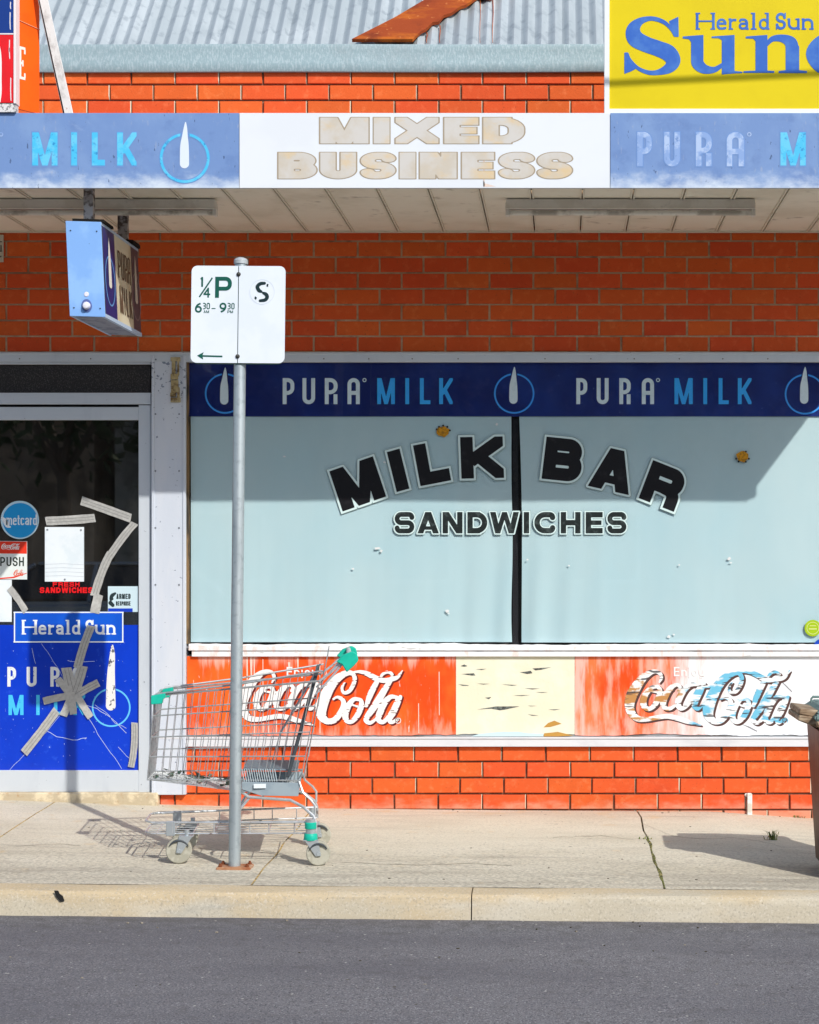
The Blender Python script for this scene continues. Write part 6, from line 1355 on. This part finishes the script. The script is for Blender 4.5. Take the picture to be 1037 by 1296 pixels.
for i, (X, Y, h) in enumerate(((-8.5,-21,6.5),(-4.2,-21.4,7.5),(.5,-21.2,6),(5.5,-21.3,7),(11,-21,6.2))):
    tree(X, Y, h, 40+i, ['broad dark tree across the road, farthest left', 'tallest dark tree across the road', 'small dark tree across the road opposite the window', 'tall dark tree across the road, right of the window', 'dark tree across the road, farthest right'][i])
for i, (X0_, X1_, hh_, c_, lab) in enumerate(((-30,-9,4.2,(.42,.30,.22,1),'low brown brick house front across the road'),(-8.6,3,5.0,(.45,.42,.38,1),'grey weatherboard shop front across the road'),(3.4,30,4.4,(.5,.42,.32,1),'tan rendered house front across the road'))):
    e = empty('house_front', ((X0_+X1_)/2, -26, -.05), lab, 'house')
    m = MB(); m.box(X0_, X1_, -30, -25, -.1, hh_); m.build('wall', mat('far wall '+str(i), c_, .9, layers=[dict(c=(.08,.06,.05,1), s=1.5, a=.5)]), e)
    m = MB(); m.hexa([(X0_-.3,-24.6,hh_), (X1_+.3,-24.6,hh_), (X1_+.3,-30.4,hh_), (X0_-.3,-30.4,hh_)], [(X0_+.5,-27,hh_+1.9), (X1_-.5,-27,hh_+1.9), (X1_-.5,-28,hh_+1.9), (X0_+.5,-28,hh_+1.9)]); m.build('roof', mat('far roof '+str(i), (.10,.07,.06,1), .8), e)
    x = X0_+1.5
    while x < X1_-2:
        m = MB(); m.box(x, x+1.4, -24.98, -24.9, .9, 2.3); w_ = m.build('window', mat('far frame', (.6,.6,.58,1), .5) if 'far frame' not in bpy.data.materials else bpy.data.materials['far frame'], e)
        m = MB(); m.box(x+.08, x+1.32, -24.9, -24.88, .98, 2.22); m.build('glazing', dark_m, w_); x += 3.6
def car(X, Y, lab):
    e = empty('parked_car', (X, Y, -.16), lab, 'car'); z = -.16
    paint = mat('silver blue car paint', (.30,.36,.44,1), .25, .3, coat=.6); gls = mat('tinted car glass', (.02,.025,.03,1), .05, spec=.8)
    side = [(-2.1,.35),(-2.15,.62),(-2.0,.86),(-1.0,1.0),(-.95,1.0),(1.35,1.02),(2.0,.98),(2.12,.7),(2.1,.35),(1.75,.25),(-1.75,.25)]
    m = MB(); m.prism([(X+a, Y-.84, z+b) for a, b in side], (0, 1.68, 0)); m.build('body', paint, e, bevel=.06, seg=3)
    m = MB(); lo = [(X-.95,Y-.80,z+1.0),(X+1.85,Y-.80,z+1.0),(X+1.85,Y+.80,z+1.0),(X-.95,Y+.80,z+1.0)]; hi = [(X-.25,Y-.60,z+1.46),(X+1.35,Y-.60,z+1.46),(X+1.35,Y+.60,z+1.46),(X-.25,Y+.60,z+1.46)]
    m.hexa(lo, hi); m.build('cabin_glass', gls, e, bevel=.04, seg=2)
    m = MB(); m.box(X-.22, X+1.32, Y-.60, Y+.60, z+1.45, z+1.49)
    for a in (-.95, .45, 1.85):
        for sy in (-1, 1):
            b = {-.95: -.25, .45: .5, 1.85: 1.35}[a]; m.tube([(X+a, Y+sy*.80, z+1.0), (X+b, Y+sy*.605, z+1.46)], .03, 6)
    m.build('roof', paint, e, bevel=.01)
    for a in (-1.35, 1.35):
        for sy in (-1, 1):
            m = MB(); m.lathe((X+a, Y+sy*.86, z+.30), (0, -sy, 0), [(0,.17),(0,.28),(.03,.30),(.18,.30),(.2,.28),(.2,.1)], 24); w_ = m.build('wheel', bpy.data.materials['black bin wheel'], e)
            m = MB(); m.lathe((X+a, Y+sy*.865, z+.30), (0, -sy, 0), [(0,.05),(.0,.19),(.02,.20),(.05,.20)], 20); m.build('rim', fork_m, w_)
    for sy in (-.62, .62):
        m = MB(); m.box(X-2.14, X-2.02, Y+sy-.15, Y+sy+.15, z+.62, z+.76); m.build('headlight', mat('headlight lens '+str(sy), (.7,.72,.75,1), .1), e, bevel=.02)
car(-6.2, -12.9, 'silver blue hatchback parked behind the photographer, mirrored in the door glass')
print('tris', sum(len(o.data.polygons) for o in bpy.data.objects if o.type == 'MESH'), 'objs', len(bpy.data.objects))
